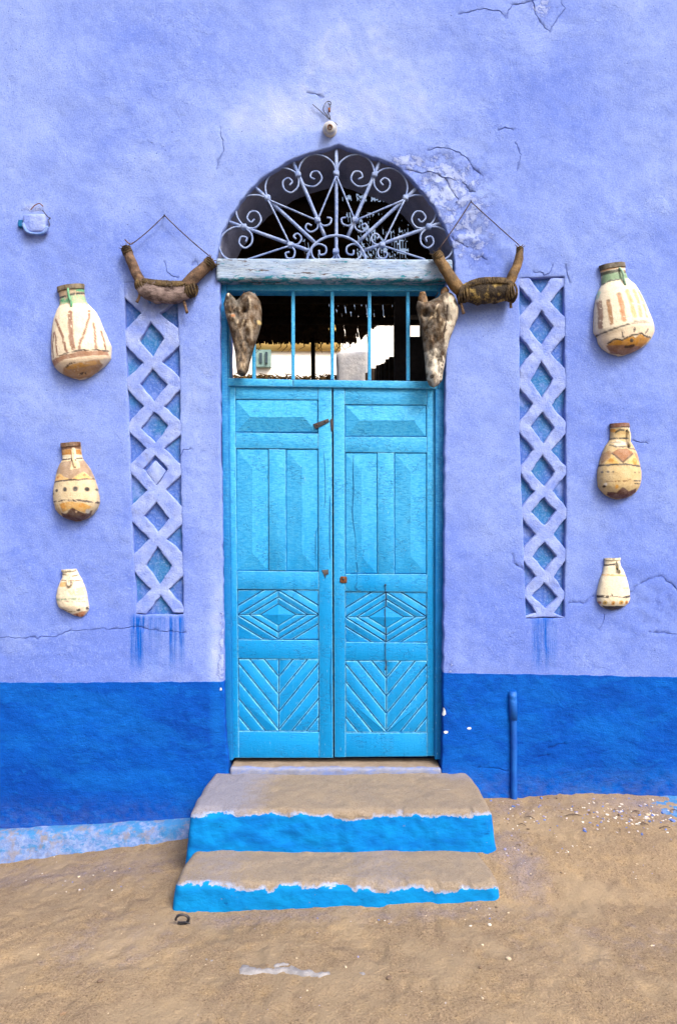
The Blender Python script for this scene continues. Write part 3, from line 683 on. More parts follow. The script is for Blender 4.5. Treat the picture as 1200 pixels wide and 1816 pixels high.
obj('plinth', pv, pf, M_PLINTH, house)
pv = []; xs = np.arange(1.12, 2.7, 0.012)       # worn footing just breaking the sand at the right
for x in xs:
    for s in prof: pv.append((x, 0.012 - 0.26 * s, 0.098 - 0.044 * s - 0.035 * (1 - float(sm(1.15, 1.6, x))) - .02 * max(0, s - .8)))
pv = np.array(pv); pv[:, 2] += 0.014 * fbm(pv, 7, 4, 14) + .005 * fbm(pv, 30, 2, 15) - 0.006
pf = [[i*np_+j, (i+1)*np_+j, (i+1)*np_+j+1, i*np_+j+1] for i in range(len(xs)-1) for j in range(np_-1)]
obj('footing', pv, pf, M_PLINTH, house)

# ------------------------------------------------------------------ fanlight grille
def FC(x, y): return (370 + x / 2.609, 240 + y / 2.609)     # enlarged-view coordinates -> photo pixel
YG = 0.035
grille = empty('fanlight_grille', P(596, 464, YG), 'pale blue wrought iron scroll grille filling the arch above the door', 'grille')
def fp(pts, y=YG): return np.array([P(*FC(a, b), y) for a, b in pts])
MX = lambda pts: [(1180 - a, b) for a, b in pts]
def gt(name, pts, r, y=YG, smooth=4, n=7, flat=1.0):
    q = fp(pts, y); q = catmull(q, smooth) if smooth > 1 and len(q) > 2 else q
    if len(q) == 2: q = np.array([q[0] + (q[1] - q[0]) * t for t in np.linspace(0, 1, 9)])
    v, f = tube(q, r, n, 0.12, int(abs(pts[0][0])), flat); return obj(name, v, f, M_IRON, grille)
spokes = [[(590,70),(590,585)], [(388,118),(538,470)], [(210,236),(492,497)], [(88,398),(460,532)]]
for i, s in enumerate(spokes):
    gt('spoke', s, 0.0098, n=6)
    if i: gt('spoke', MX(s), 0.0098, n=6)
braces = [[(588,190),(503,395)], [(272,296),(503,395)], [(274,298),(378,508)], [(378,510),(180,574)]]
for s in braces: gt('brace', s, 0.0048, YG - 0.012); gt('brace', MX(s), 0.0048, YG - 0.012)
scr = [[(590,180),(574,128),(526,94),(468,93),(428,128),(416,180),(440,226),(490,236),(522,204),(508,170),(480,170),(470,192),(490,204)],
       [(272,292),(262,236),(284,184),(334,153),(386,163),(414,196),(412,238),(382,265),(350,250),(343,216),(366,198),(386,214),(374,232)],
       [(272,292),(226,277),(172,284),(130,322),(132,376),(165,420),(214,428),(242,394),(226,356),(194,355),(178,382),(196,402),(212,388)],
       [(165,425),(116,426),(68,458),(50,512),(70,560),(120,584)], [(165,425),(198,458),(198,500),(168,521),(142,500),(150,470),(176,474),(172,494)],
       [(503,395),(530,418),(560,410),(566,386),(546,380)], [(503,395),(502,430),(472,447),(448,430),(456,410),(476,418)],
       [(378,508),(414,502),(429,476),(412,455),(393,466),(404,480)], [(378,508),(398,536),(390,566),(364,568),(355,546),(374,540)],
       [(586,540),(572,570),(530,584),(484,566),(476,526),(506,503),(540,516),(540,546),(514,552),(510,532)]]
for s in scr: gt('scroll', s, 0.0052, YG - 0.004, 5, 6); gt('scroll', MX(s), 0.0052, YG - 0.004, 5, 6)
gt('hub_arch', [(590 + 136 * math.cos(a), 590 - 126 * math.sin(a)) for a in np.linspace(0, math.pi, 20)], 0.0068, YG - 0.006, 2)
gt('base_bar', [(70,578),(350,580),(720,588),(1100,592)], 0.006, YG)
for c in [(590,180),(413,185),(272,292),(165,425),(503,395),(378,508),(587,540)]:
    for cc in ([c, (1180 - c[0], c[1])] if c[0] < 580 else [c]):
        x, y, z = P(*FC(*cc), YG - 0.002); v, f = rbox(x-.016, x+.016, y-.018, y+.014, z-.014, z+.014, .008, .006)
        v = v + 0.004 * np.stack([fbm(v, 80, 2, 1), fbm(v, 80, 2, 2), fbm(v, 80, 2, 3)], 1); obj('collar', v, f, M_IRON, grille)

# ------------------------------------------------------------------ double door
door = empty('double_door', P(590, 1346, 0.07), 'bright blue wooden double door with barred transom and carved panels', 'door')
def piece(name, pts, yb, yf, parent, ch=0.004, mat=None):
    v, f = prism([P2(x, y, yf) for x, y in pts], yb, yf, ch)
    if mat is not None: return obj(name, v, f, mat, parent, True, flat_angle=30)
    n = len(pts); return obj(name, v, f, [M_DOOR, M_DEDGE], parent, True, flat_angle=30, mi=[0] * n + [1] * (2 * n) + [0, 0])
piece('jamb', [(391,500),(402,500),(412,1349),(400,1349)], 0.14, 0.042, door, mat=M_JAMB)
piece('jamb', [(402.5,503),(405,503),(414,1347),(412.5,1347)], 0.14, 0.055, door, .002, M_JAMB)
piece('jamb', [(771.5,690),(787,690),(785,1347),(771,1347)], 0.14, 0.046, door, mat=M_JAMB)
piece('jamb', [(776,502),(788,502),(787,690),(776,690)], 0.14, 0.043, door, mat=M_JAMB)
piece('head_rail', [(402.5,500),(775.5,502),(775.5,516),(402.5,515)], 0.13, 0.05, door)
piece('transom_rail', [(402.5,670),(519,673),(519.5,686),(402.5,684)], 0.14, 0.05, door)
piece('transom_rail', [(520,673),(775.5,676),(775.5,689.5),(520,686)], 0.14, 0.051, door)
for x, xb, b in ((449,450,671.5),(519.5,519.5,672.5),(589,589,673),(655,655,674),(723,723.5,675)):
    piece('transom_bar', [(x-3,515.5),(x+3,515.5),(xb+3,b),(xb-3,b)], 0.085, 0.062, door, .003)
YL = 0.066
def leaf(outline, stl, str_, rails, muntin, p_top, p_mid, p_dia, p_vee, ridge):
    v, f = prism([P2(x, y, YL) for x, y in outline], 0.11, 0.088, .002); lf = obj('door_leaf', v, f, M_DOOR, door, True, flat_angle=30)
    piece('stile', stl, 0.0875, YL, lf, .003); piece('stile', str_, 0.0875, YL, lf, .003)
    for r in rails: piece('rail', r, 0.0875, YL + 0.0015 + random.uniform(0, .001), lf, .003)
    piece('muntin', muntin, 0.0875, YL + 0.002, lf, .003)
    def hip(x0, y0, x1, y1, rx0, ry0, rx1, ry1, h):   # raised field with a hipped ridge
        a = [P(x, y, YL + .012) for x, y in ((x0,y0),(x1,y0),(x1,y1),(x0,y1))]; b = [P(x, y, YL + .007) for x, y in ((x0+2,y0+2),(x1-2,y0+2),(x1-2,y1-2),(x0+2,y1-2))]
        c = [P(rx0, ry0, YL + h), P(rx1, ry1, YL + h)]; V = a + b + c
        F = [[0,1,5,4],[1,2,6,5],[2,3,7,6],[3,0,4,7]]
        if abs(rx1 - rx0) > abs(ry1 - ry0): F += [[4,5,9,8],[5,6,9],[6,7,8,9],[7,4,8]]
        else: F += [[4,5,8],[5,6,9,8],[6,7,9],[7,4,8,9]]
        bk = [P(x, y, 0.0878) for x, y in ((x0,y0),(x1,y0),(x1,y1),(x0,y1))]; V += bk
        F += [[0,1,11,10],[1,2,12,11],[2,3,13,12],[3,0,10,13]]
        return obj('raised_panel', V, F, M_DOOR, lf, False)
    x0, y0, x1, y1 = p_top; hip(x0, y0, x1, y1, *ridge, -0.015)
    for (x0, y0, x1, y1) in p_mid: hip(x0, y0, x1, y1, (x0+x1)/2, y0 + 34, (x0+x1)/2, y1 - 32, -0.007)
    # nested diamond boards
    x0, y0, x1, y1 = p_dia; cx, cy = (x0+x1)/2, (y0+y1)/2; hw_, hh = (x1-x0)/2, (y1-y0)/2; gap = 1.5
    rect = [(x0,y0),(x1,y0),(x1,y1),(x0,y1)]; lev = [0, 0.43, 0.72, 1.0, 1.36, 2.1]
    for qx in (-1, 1):
        for qy in (-1, 1):
            quad = [p for p in [(cx, cy), (cx + qx*hw_, cy), (cx + qx*hw_, cy + qy*hh), (cx, cy + qy*hh)]]
            quad = [(cx + qx*.35, cy + qy*.35), (cx + qx*hw_, cy + qy*.35), (cx + qx*hw_, cy + qy*hh), (cx + qx*.35, cy + qy*hh)]
            for a, b in zip(lev[1:-1], lev[2:]):
                k = gap / hh * 0.5
                p = clip(quad, qx/hw_, qy/hh, b - k + qx*cx/hw_ + qy*cy/hh); 
                if len(p) > 2: p = clip(p, -qx/hw_, -qy/hh, -(a + k) - qx*cx/hw_ - qy*cy/hh)
                if area(p) > 14: piece('diamond_board', p, 0.0875, YL + 0.004 + random.uniform(0, .003) + (0.003 if a > .9 else 0), lf, .005)
    r = 0.42; ap = P(cx, cy, YL - 0.006); base = [P(cx, cy - r*hh, YL + .006), P(cx + r*hw_, cy, YL + .006), P(cx, cy + r*hh, YL + .006), P(cx - r*hw_, cy, YL + .006)]
    bk = [(p[0], 0.0877, p[2]) for p in base]
    obj('centre_diamond', base + [ap] + bk, [[0,1,4],[1,2,4],[2,3,4],[3,0,4]] + [[i, (i+1)%4, 5+(i+1)%4, 5+i] for i in range(4)], M_DOOR, lf, False)
    # chevron boards
    x0, y0, x1, y1 = p_vee; cx = (x0+x1)/2; sl_ = 1.22; sp = 31.3
    for s in (-1, 1):
        half = [(cx + s*.4, y0), (cx + s*(x1-x0)/2, y0), (cx + s*(x1-x0)/2, y1), (cx + s*.4, y1)]
        for k in range(-1, 7):
            lo, hi = y0 + sp*(k) + 0.9, y0 + sp*(k+1) - 0.9     # rows on the centre line
            # row on centre = y + slope*|x-cx|
            p = clip(half, s*sl_, 1, hi + s*sl_*cx)
            if len(p) > 2: p = clip(p, -s*sl_, -1, -lo - s*sl_*cx)
            if area(p) > 16: piece('chevron_board', p, 0.0875, YL + 0.002 + random.uniform(0, .003), lf, .0055)
    return lf
lfL = leaf([(403.5,685),(588,687),(590,1344),(413,1344)], [(404,685),(417,685),(423.5,1344),(413,1344)], [(564,687),(588,687),(590.3,1344),(566,1344)],
     [[(417.2,685),(563.8,687),(563.8,709),(417.2,707.5)], [(418,767),(564,769),(564,796),(418.3,795)], [(420.5,1012.5),(565,1014),(565,1046),(421,1045)], [(422,1134.5),(565,1135.5),(565.2,1169),(422.3,1168)], [(423.2,1297),(565.8,1298),(565.8,1344),(423.5,1344)]],
     [(476.5,796.5),(506.5,797),(507,1012),(477,1012)], (417.5,708.5,563.5,767), [(419,796,476,1012.5),(507,797,564,1013)], (421.5,1046.5,565,1134), (423,1169,565,1297), (444,739.5,538,739.5))
lfR = leaf([(591,688),(770.5,690),(770.5,1341),(593,1343)], [(590.8,688),(611,688),(612.3,1343),(593,1343)], [(756.5,690),(770.8,690),(770.8,1341),(757,1341)],
     [[(611.2,688.5),(756.3,690),(756.3,718),(611.2,717)], [(611.3,774.5),(756.5,775),(756.5,803),(611.5,802)], [(612,1018),(756.6,1018.5),(756.6,1050),(612,1049)], [(612,1139),(756.8,1140),(756.8,1172),(612.2,1171.5)], [(612.3,1299.5),(757,1299.5),(757,1341.5),(612.4,1342.5)]],
     [(669,803),(698.5,803),(698.8,1018),(669.5,1018)], (611.5,718,756,774.5), [(612,803,668.8,1018),(698.8,803,756.3,1018)], (612.2,1050,756.6,1139), (612.5,1172,756.8,1299), (638,745.5,732,745.5))
def plate_at(name, pts, yb, yf, parent, mat, ch=.0015): return piece(name, pts, yb, yf, parent, ch, mat)
plate_at('hasp', [(555,752),(582,742),(584,748),(559,761)], YL + .002, YL - .006, lfL, M_DARKMETAL)
for (a, b) in ((562,753),(577,747)):
    v, f = tube([P(a, b, YL - .004), P(a, b, YL - .011)], .004, 8); obj('rivet', v, f, M_RUST, lfL)
plate_at('hasp_staple', [(585,744),(590,741),(591,762),(587,766)], YL + .002, YL - .004, lfL, M_DARKMETAL)
plate_at('lock_plate', [(570,1011),(582,1010),(582.5,1018),(578,1020),(577,1026),(575,1019),(570,1017)][:5], YL + .002, YL - .003, lfL, M_DARKMETAL)
v, f = rbox(P(603,0,YL)[0], P(615,0,YL)[0], YL - .006, YL + .004, P(0,1034,YL)[2], P(0,1022,YL)[2], .006, .005); obj('keyhole_lock', v + .003 * np.stack([fbm(v, 90, 2, 1)] * 3, 1), f, M_RUST, lfR)
v, f = tube([P(609,1027,YL - .004), P(609,1027,YL - .0085)], .006, 10); obj('keyhole', v, f, M_DARKMETAL, lfR)
wire = catmull(np.array([P(x, y, YL - .004) for x, y in ((683,1036),(683.5,1060),(682.5,1090),(683.5,1130),(683,1160),(684,1184),(682,1188),(685.5,1182))]), 4)
v, f = tube(wire, .0019, 5); obj('dangling_wire', v, f, M_DARKMETAL, lfR)
v, f = tube([P(683,1037,YL), P(683,1037,YL - .008)], .0048, 8); obj('nail', v, f, M_DARKMETAL, lfR)
def split(pts, parent, w=.0022):                # open splits in the old boards
    q = np.array([P(x, y, YL - .0012) for x, y in pts]); q = catmull(q, 4); v, f = tube(q, [w * .4, w, w * .8, w, w * .3], 5, 0.3, 3, 0.6); obj('split', v, f, M_DGROOVE, parent)
split([(627,806),(626,840),(627,872),(625,910),(630,955),(631,990),(634,1010),(632,1030)], lfR)
split([(574,800),(576,830),(577,880),(575,900)], lfL, .0016); split([(563,935),(560,950),(560,1010)], lfL, .0016)
split([(634,1030),(630,1042),(638,1048)], lfR, .002); split([(585,880),(584.5,930),(585,990)], lfL, .003)
split([(588,1150),(586,1200),(587,1262)], lfL, .0025)

# ------------------------------------------------------------------ steps
steps = empty('front_steps', (0, -0.37, -0.1), 'two worn sandy steps with bright blue painted risers below the door', 'steps')
def step_material():
    t = NT('painted_sandy_step', 0.92, 0.12); a = t.attr(); R, G_, B = t.sep(a.outputs['Color'])
    n = t.noise(9, 5, 0.65, 3); n1 = t.noise(30, 5, 0.7, 1); n2 = t.noise(130, 3, 0.7, 2); n3 = t.noise(380, 2, 0.6, 4); nb = t.noise((6, 6, 14), 5, 0.65, 8)
    d = t.math('ADD', R, t.math('ADD', t.math('MULTIPLY', t.math('SUBTRACT', n, 0.5), 0.07), t.math('MULTIPLY', t.math('SUBTRACT', n1, 0.5), 0.028)))   # height above the paint line
    c = t.mix(t.ramp(n, 0.36, 0.64), C(140, 130, 120), C(154, 141, 124)); c = t.mix(t.ramp(n1, 0.5, 0.7, 0, 0.45), c, C(140, 124, 110))
    gd = t.ramp(t.math('ADD', G_, t.math('MULTIPLY', t.math('SUBTRACT', n1, 0.5), 0.9)), 0.2, 0.75, 0, 0.85); c = t.mix(gd, c, C(136, 140, 162))
    c = t.mix(t.ramp(n2, 0.54, 0.68, 0, 0.6), c, C(100, 86, 78)); c = t.mix(t.ramp(n3, 0.62, 0.72, 0, 0.7), c, C(214, 206, 196))
    ed = t.math('MULTIPLY', t.ramp(d, 0.013, 0.003), t.ramp(n1, 0.40, 0.56, 0.1, 0.9)); c = t.mix(ed, c, C(160, 182, 226))
    b = t.mix(t.ramp(nb, 0.36, 0.62), C(0, 112, 206), C(2, 138, 224)); b = t.mix(t.ramp(B, 0, 1, 0, 0.6), b, C(4, 140, 206))
    b = t.mix(t.ramp(t.noise((16, 16, 34), 5, 0.7, 14), 0.62, 0.72, 0, 0.75), b, C(0, 78, 158)); b = t.mix(t.ramp(n1, 0.62, 0.74, 0, 0.5), b, C(60, 160, 226))
    k = t.ramp(d, 0.0012, -0.0012); c = t.mix(k, c, b); chip = t.math('MULTIPLY', k, t.ramp(t.noise((22, 22, 30), 5, 0.75, 31), 0.70, 0.72)); c = t.mix(chip, c, C(150, 134, 120))
    wp = t.t.nodes.new('ShaderNodeTexNoise'); wp.inputs['Scale'].default_value = 9; wp.inputs['Detail'].default_value = 6; t.link(t.pos, wp.inputs['Vector'])
    ck = t.math('MULTIPLY', t.ramp(t.vor(3.6, warp=wp.outputs['Color']), 0.012, 0.0), t.ramp(t.noise(5, 3, 0.6, 55), 0.48, 0.58)); c = t.mix(t.math('MULTIPLY', ck, 0.0), c, C(84, 74, 76))
    sc = t.math('MULTIPLY', t.ramp(t.noise((7, 40, 40), 5, 0.7, 66), 0.66, 0.70), t.math('SUBTRACT', 1.0, k)); c = t.mix(t.math('MULTIPLY', sc, 0.5), c, C(196, 192, 190))
    t.color(c); t.bump(t.noise((7, 7, 12), 5, 0.65, 9), 0.012, 0.8); t.bump(t.math('MULTIPLY', n2, t.math('SUBTRACT', 1.2, k)), 0.0045, 0.9); t.bump(k, 0.0025, 0.9); return t.m
M_STEP2 = step_material()
def step_obj(name, x0, x1, y0, y1, z0, z1, taper, r, seed, edge_fn, tint, dusty):
    v, f = rbox(x0, x1, y0, y1, z0, z1, r, 0.0075)
    h = (v[:, 2] - z0) / (z1 - z0); o = v.copy()
    v[:, 0] += np.sign(v[:, 0]) * (1 - np.clip(h, 0, 1)) * taper * (np.abs(v[:, 0]) > 0.55)
    back = sm(y1 - 0.30, y1, o[:, 1]); v[:, 0] *= 1 - 0.034 * back ** 2
    top = sm(z1 - 0.03, z1 - 0.005, o[:, 2])
    v[:, 2] += 0.008 * fbm(v, 4, 3, seed) * top + 0.005 * fbm(v, 20, 3, seed + 1) * top
    worn = np.clip(fbm(o * np.array([1, 0.4, 0.2]), 7, 3, seed + 4), 0, 1) + .22 * sm(.28, .4, fbm(o * np.array([1, .3, .2]), 15, 2, seed + 14))
    edge = sm(y0 + 0.06, y0, o[:, 1]) * top; v[:, 2] -= edge * 0.036 * worn; v[:, 1] += edge * .026 * worn
    v[:, 1] += 0.010 * fbm(v, 7, 3, seed + 2) * sm(y0 + .1, y0, o[:, 1]) + 0.004 * fbm(v, 26, 2, seed + 5); v[:, 0] += 0.009 * fbm(v, 8, 3, seed + 3) * (np.abs(o[:, 0]) > .55)
    lim = z1 - edge_fn(v[:, 0]) - .013 * sm(.22, .36, fbm(o * np.array([1, .2, .2]), 9, 2, seed + 15)) + .008 * fbm(o * np.array([1, .2, .2]), 4, 2, seed + 16); dd = v[:, 2] - lim
    inner = (o[:, 1] > y0 + 0.045) & (np.abs(o[:, 0]) < min(abs(x0), abs(x1)) - 0.045)
    dd = np.where(inner, np.maximum(dd, 0.08), dd) + np.where(o[:, 2] > z1 - .02, np.clip((o[:, 1] - y0 - .02), 0, .1) * .6, 0)
    return obj(name, v, f, M_STEP2, steps, True, col=np.stack([dd, dusty(v[:, 0], v[:, 1]), np.full(len(v), tint)], 1))
step_obj('step', -0.684, 0.712, -0.462, 0.03, -0.10, 0.205, 0.035, 0.030, 41, lambda x: 0.024 + 0.010 * sm(-.5, -.66, x) + .008 * np.sin(x * 3), 0.1,
         lambda x, y: 0.95 * sm(-0.2, -0.6, x) + 0.35 * sm(.35, .7, x) * sm(-.25, -.05, y) + .25 * sm(-.12, 0, y))
step_obj('step', -0.690, 0.672, -0.742, -0.40, -0.18, 0.016, 0.018, 0.030, 57, lambda x: 0.012 + .010 * np.sin(x * 4 + 1) + 0.02 * np.exp(-((x + .42) / .1) ** 2) + .016 * sm(.3, .6, x), 0.8,
         lambda x, y: 0.2 * np.sin(x * 9) + 0.15)
tv, tf = rbox(-0.575, 0.545, -0.012, 0.16, 0.10, 0.236, 0.012, 0.009); tv[:, 2] += .006 * fbm(tv, 14, 3, 4); tv[:, 1] += .008 * fbm(tv, 12, 3, 5)
tn = fbm(tv * np.array([1, 2, 3]), 31, 4, 6); tc = np.where((tv[:, 1] < 0.012)[:, None], np.array(C(136, 144, 172)), np.array(C(146, 132, 118))); tc = tc + (np.array(C(96,130,214)) - tc) * (0.6 * sm(-.1, .4, tn) * (tv[:, 1] < 0.02))[:, None]
obj('threshold', tv, tf, M_STEP, steps, True, col=tc)

# ------------------------------------------------------------------ clay jugs on the wall
def jug(org, sc, rot, left, right, dk, base, ops, label, handle=None, hcol=None, rimcol=None, seed=0, wob=7):
    """outline and decoration in enlarged-view coordinates (org + p / sc = photo pixel)"""
    L = np.array(left, float); R = np.array(right, float); ctr = np.vstack([L, R]).mean(0)
    a = math.radians(rot); ca, sa = math.cos(a), math.sin(a)
    to = lambda p: np.stack([(p[:, 0]-ctr[0])*ca - (p[:, 1]-ctr[1])*sa, (p[:, 0]-ctr[0])*sa + (p[:, 1]-ctr[1])*ca], 1)
    fr = lambda u, v: (u*ca + v*sa + ctr[0], -u*sa + v*ca + ctr[1])
    l, r = to(L), to(R); l = l[np.argsort(l[:, 1])]; r = r[np.argsort(r[:, 1])]
    v0, v1 = min(l[0, 1], r[0, 1]), max(l[-1, 1], r[-1, 1]); nr, na = 120, 72
    vs = v0 + (v1 - v0) * (0.5 - 0.5 * np.cos(np.linspace(0, math.pi, nr))) * 0.5 + (v1 - v0) * np.linspace(0, 1, nr) * 0.5
    xl = np.interp(vs, l[:, 1], l[:, 0]); xr = np.interp(vs, r[:, 1], r[:, 0])
    ker = np.exp(-np.linspace(-2, 2, 9) ** 2); ker /= ker.sum()
    pad = lambda z: np.convolve(np.pad(z, 4, 'edge'), ker, 'valid')
    xl, xr = pad(xl), pad(xr); mid, hw_ = (xl + xr) / 2, np.maximum((xr - xl) / 2, 1)
    th = np.linspace(-math.pi/2, math.pi/2, na); u = mid[:, None] + hw_[:, None] * np.sin(th)[None]; vv = np.repeat(vs[:, None], na, 1)
    hwy = hw_ * S / sc; y = -dk * hwy[:, None] * np.cos(th)[None] - 0.004
    cx, cy = fr(u.ravel(), vv.ravel()); px, py = org[0] + cx / sc, org[1] + cy / sc; yy = y.ravel()
    k = (D + yy * 0.35) / D
    X, Z = (px - 600) * S * k, CZ + (HZ - py) * S * k
    V = np.stack([X, yy, Z], 1); nb = len(V)
    V += 0.0016 * np.stack([fbm(V, 40, 2, seed), fbm(V, 40, 2, seed + 1), fbm(V, 40, 2, seed + 2)], 1)
    F = [[i*na+j, i*na+j+1, (i+1)*na+j+1, (i+1)*na+j] for i in range(nr-1) for j in range(na-1)]
    # back against the wall
    bl = V[0:nb:na].copy(); br = V[na-1:nb:na].copy(); bl[:, 1] = br[:, 1] = 0.012; V = np.vstack([V, bl, br])
    for i in range(nr - 1):
        F += [[i*na, (i+1)*na, nb+i+1, nb+i], [i*na+na-1, (i+1)*na+na-1, nb+nr+i+1, nb+nr+i], [nb+i, nb+i+1, nb+nr+i+1, nb+nr+i]]
    F += [list(range(na)) + [nb+nr, nb], [(nr-1)*na+j for j in range(na)] + [nb+2*nr-1, nb+nr-1]]
    c = paint(cx, cy, base, ops, wob, 0.02, seed); c = np.vstack([c, np.tile(base, (2*nr, 1))])
    low = V[:, 2].min(); root = empty('clay_jug', (float(X.mean()), 0, float(low)), label, 'jug', 'painted clay jugs fixed to the wall')
    obj('body', V, F, M_CLAY, root, True, col=c, flat_angle=50)
    # rim: a raised lip round the mouth
    tmax = 0.055 if rimcol is not None else 0.04; n_ = int(nr * tmax) + 3
    rows = [0, n_ // 2, n_]; q = []
    for i in (0, n_):
        for j in range(na):
            p = V[i*na + j]; q.append((p[0] + (p[0] - X[i*na + na//2]) * .05, p[1] - 0.006, p[2] + (0.002 if i == 0 else 0)))
    for j in range(na): q.append(tuple(V[n_*na + j] + np.array([0, 0.004, -.003])))
    for j in range(na): q.append(tuple(V[j] + np.array([0, 0.006, .001])))
    order = [3, 0, 1, 2]; f2 = [[order[a_]*na+j, order[a_]*na+j+1, order[a_+1]*na+j+1, order[a_+1]*na+j] for a_ in range(3) for j in range(na-1)]
    qa = np.array(q); cn = fbm(qa, 60, 3, seed + 3); rc = np.array(rimcol if rimcol is not None else base); rc2 = rc * 0.4
    obj('rim', qa, f2, M_CLAY, root, True, col=rc + (rc2 - rc) * sm(-.1, .35, cn)[:, None], flat_angle=60)
    if handle:
        hp = []
        for i, (hx, hy) in enumerate(handle):
            lift = math.sin(math.pi * i / (len(handle) - 1)); uu = to(np.array([[hx, hy]]))[0]
            loc_h = np.interp(uu[1], vs, hwy); yb = -dk * loc_h - 0.002 - 0.014 * lift
            kx = (D + yb * .35) / D; hp.append(((org[0] + hx/sc - 600) * S * kx, yb, CZ + (HZ - org[1] - hy/sc) * S * kx))
        v, f = tube(catmull(np.array(hp), 5), 0.0062 * (6.667 / sc) ** 0, 8, .15, seed); hc = np.array(hcol if hcol is not None else base)
        n = fbm(v, 70, 3, seed); obj('handle', v, f, M_CLAY, root, True, col=hc + (hc * .35 - hc) * sm(.05, .4, n)[:, None])
    return root
CRM = C(236,226,202); BRN = C(150,112,92); DKB = C(66,50,44); GRN = C(84,170,126); OCH = C(196,148,70); ORG = C(208,150,60); DGR = C(56,60,58); PNK = C(214,176,156)
jug((60,490), 6.667, 8,
    [(292,165),(312,250),(312,350),(282,400),(245,500),(222,640),(215,760),(215,900),(222,1000),(250,1075),(300,1130),(350,1160),(450,1205),(540,1222)],
    [(600,105),(602,225),(628,310),(665,350),(740,420),(790,520),(838,640),(885,745),(922,830),(918,980),(855,1055),(770,1120),(690,1188),(600,1220)], 0.62, CRM,
    [('p', C(196,176,150), [(280,80),(620,80),(640,330),(300,360)]), ('p', C(150,128,100), [(280,100),(610,90),(610,150),(290,190)], 0.25), ('p', C(150,190,150), [(310,270),(630,230),(650,345),(305,350)], 0.2),
     ('s', DGR, 34, [(290,140),(450,110),(600,110)], 0.2), ('s', DGR, 24, [(310,265),(420,255),(520,230),(605,205)], 0.3), ('s', GRN, 36, [(510,190),(600,170)], 0.2), ('s', GRN, 22, [(400,170),(440,160)], 0.2), ('s', GRN, 34, [(320,310),(430,300)], 0.1),
     ('s', BRN, 56, [(478,470),(490,650),(505,780),(528,890)], 0.4), ('s', BRN, 30, [(295,535),(350,650),(400,760),(445,930)], 0.5), ('s', BRN, 26, [(683,430),(692,520),(660,650),(630,770),(600,850),(596,910)], 0.4),
     ('s', BRN, 24, [(742,590),(760,680),(782,890)], 0.5), ('s', BRN, 18, [(820,670),(880,880)], 0.5), ('s', BRN, 18, [(268,690),(256,820),(266,980)], 0.5), ('s', BRN, 22, [(290,690),(310,830),(325,970)], 0.5), ('s', BRN, 14, [(236,580),(228,960)], 0.4),
     ('p', C(166,126,100), [(230,1010),(400,970),(600,930),(900,900),(910,950),(600,990),(420,1020),(260,1090)], 0.6), ('p', C(214,196,172), [(260,1080),(400,1030),(640,990),(915,950),(915,985),(700,1060),(450,1100),(340,1150)]),
     ('p', C(176,140,96), [(400,1110),(560,1060),(800,1010),(840,1060),(690,1190),(560,1222),(440,1205),(350,1160)], 0.7), ('s', OCH, 40, [(440,1110),(600,1080),(760,1050)], 0.3), ('s', DKB, 14, [(350,970),(480,940),(620,915),(780,900),(905,900)], 0.3), ('s', DKB, 18, [(420,1100),(470,1070),(540,1060)], 0.2), ('s', DKB, 20, [(560,1180),(640,1160)], 0.2)],
    'large cream jug with brown streaks and green neck, chipped base, upper left of the door', [(440,150),(440,215),(462,290),(482,350),(482,390)], GRN, C(128,116,92), 3)
jug((60,770), 6.667, 5,
    [(332,120),(336,200),(346,305),(318,345),(285,420),(262,520),(245,610),(235,700),(240,800),(262,890),(310,950),(370,990),(450,1020),(510,1028)],
    [(555,98),(562,200),(575,290),(615,335),(680,430),(720,520),(752,620),(775,740),(780,810),(755,880),(700,950),(640,995),(570,1025),(530,1028)], 0.66, C(212,196,162),
    [('p', C(116,80,58), [(330,110),(560,90),(560,175),(335,190)], 0.7), ('p', C(178,126,56), [(335,190),(560,180),(570,250),(340,260)], 0.7), ('s', CRM, 46, [(345,280),(575,262)], 0.7), ('s', DKB, 14, [(350,308),(460,298),(575,286)], 0.4),
     ('p', C(160,136,112), [(320,340),(600,310),(690,440),(720,530),(620,450),(480,550),(330,470),(270,480)], 0.8), ('s', CRM, 46, [(490,190),(495,240),(500,290)], 0.8), ('p', C(222,200,160), [(475,310),(540,300),(580,400),(470,430)]), ('s', DKB, 22, [(475,315),(520,312)]),
     ('p', C(220,180,112), [(270,560),(300,490),(330,470),(480,548)]), ('p', C(220,180,112), [(490,548),(610,452),(700,520),(725,545)]), ('d', C(190,118,50), 312, 515, 16), ('d', C(190,118,50), 625, 490, 14),
     ('s', DKB, 18, [(250,575),(380,560),(500,548),(620,540),(735,530)], 0.6), ('d', C(36,34,40), 312, 675, 20), ('d', C(36,34,40), 415, 660, 27), ('d', C(36,34,40), 542, 655, 31), ('d', C(36,34,40), 665, 655, 26), ('d', C(36,34,40), 248, 705, 16), ('d', C(80,90,90), 757, 660, 14),
     ('s', DKB, 12, [(250,800),(350,795),(440,780)], 0.2), ('s', DKB, 24, [(470,785),(560,790),(640,795),(770,810)], 0.3), ('p', C(214,170,92), [(345,830),(460,800),(640,820),(720,860),(640,930),(500,880),(380,930)], 0.7), ('p', C(196,170,120), [(250,830),(330,830),(360,960),(290,930)], 0.5), ('d', ORG, 395, 850, 40, 0.3), ('d', ORG, 610, 850, 34, 0.3),
     ('p', C(88,56,44), [(350,930),(430,940),(505,872),(590,920),(640,935),(720,900),(690,960),(570,1030),(450,1022),(360,985)]), ('d', C(190,190,186), 668, 915, 26), ('d', C(206,180,150), 545, 918, 12)],
    'ochre and cream jug with a row of black dots, left wall beside the lattice niche', [(485,180),(490,240),(498,300),(515,350),(522,400)], C(224,200,160), C(120,84,58), 5)
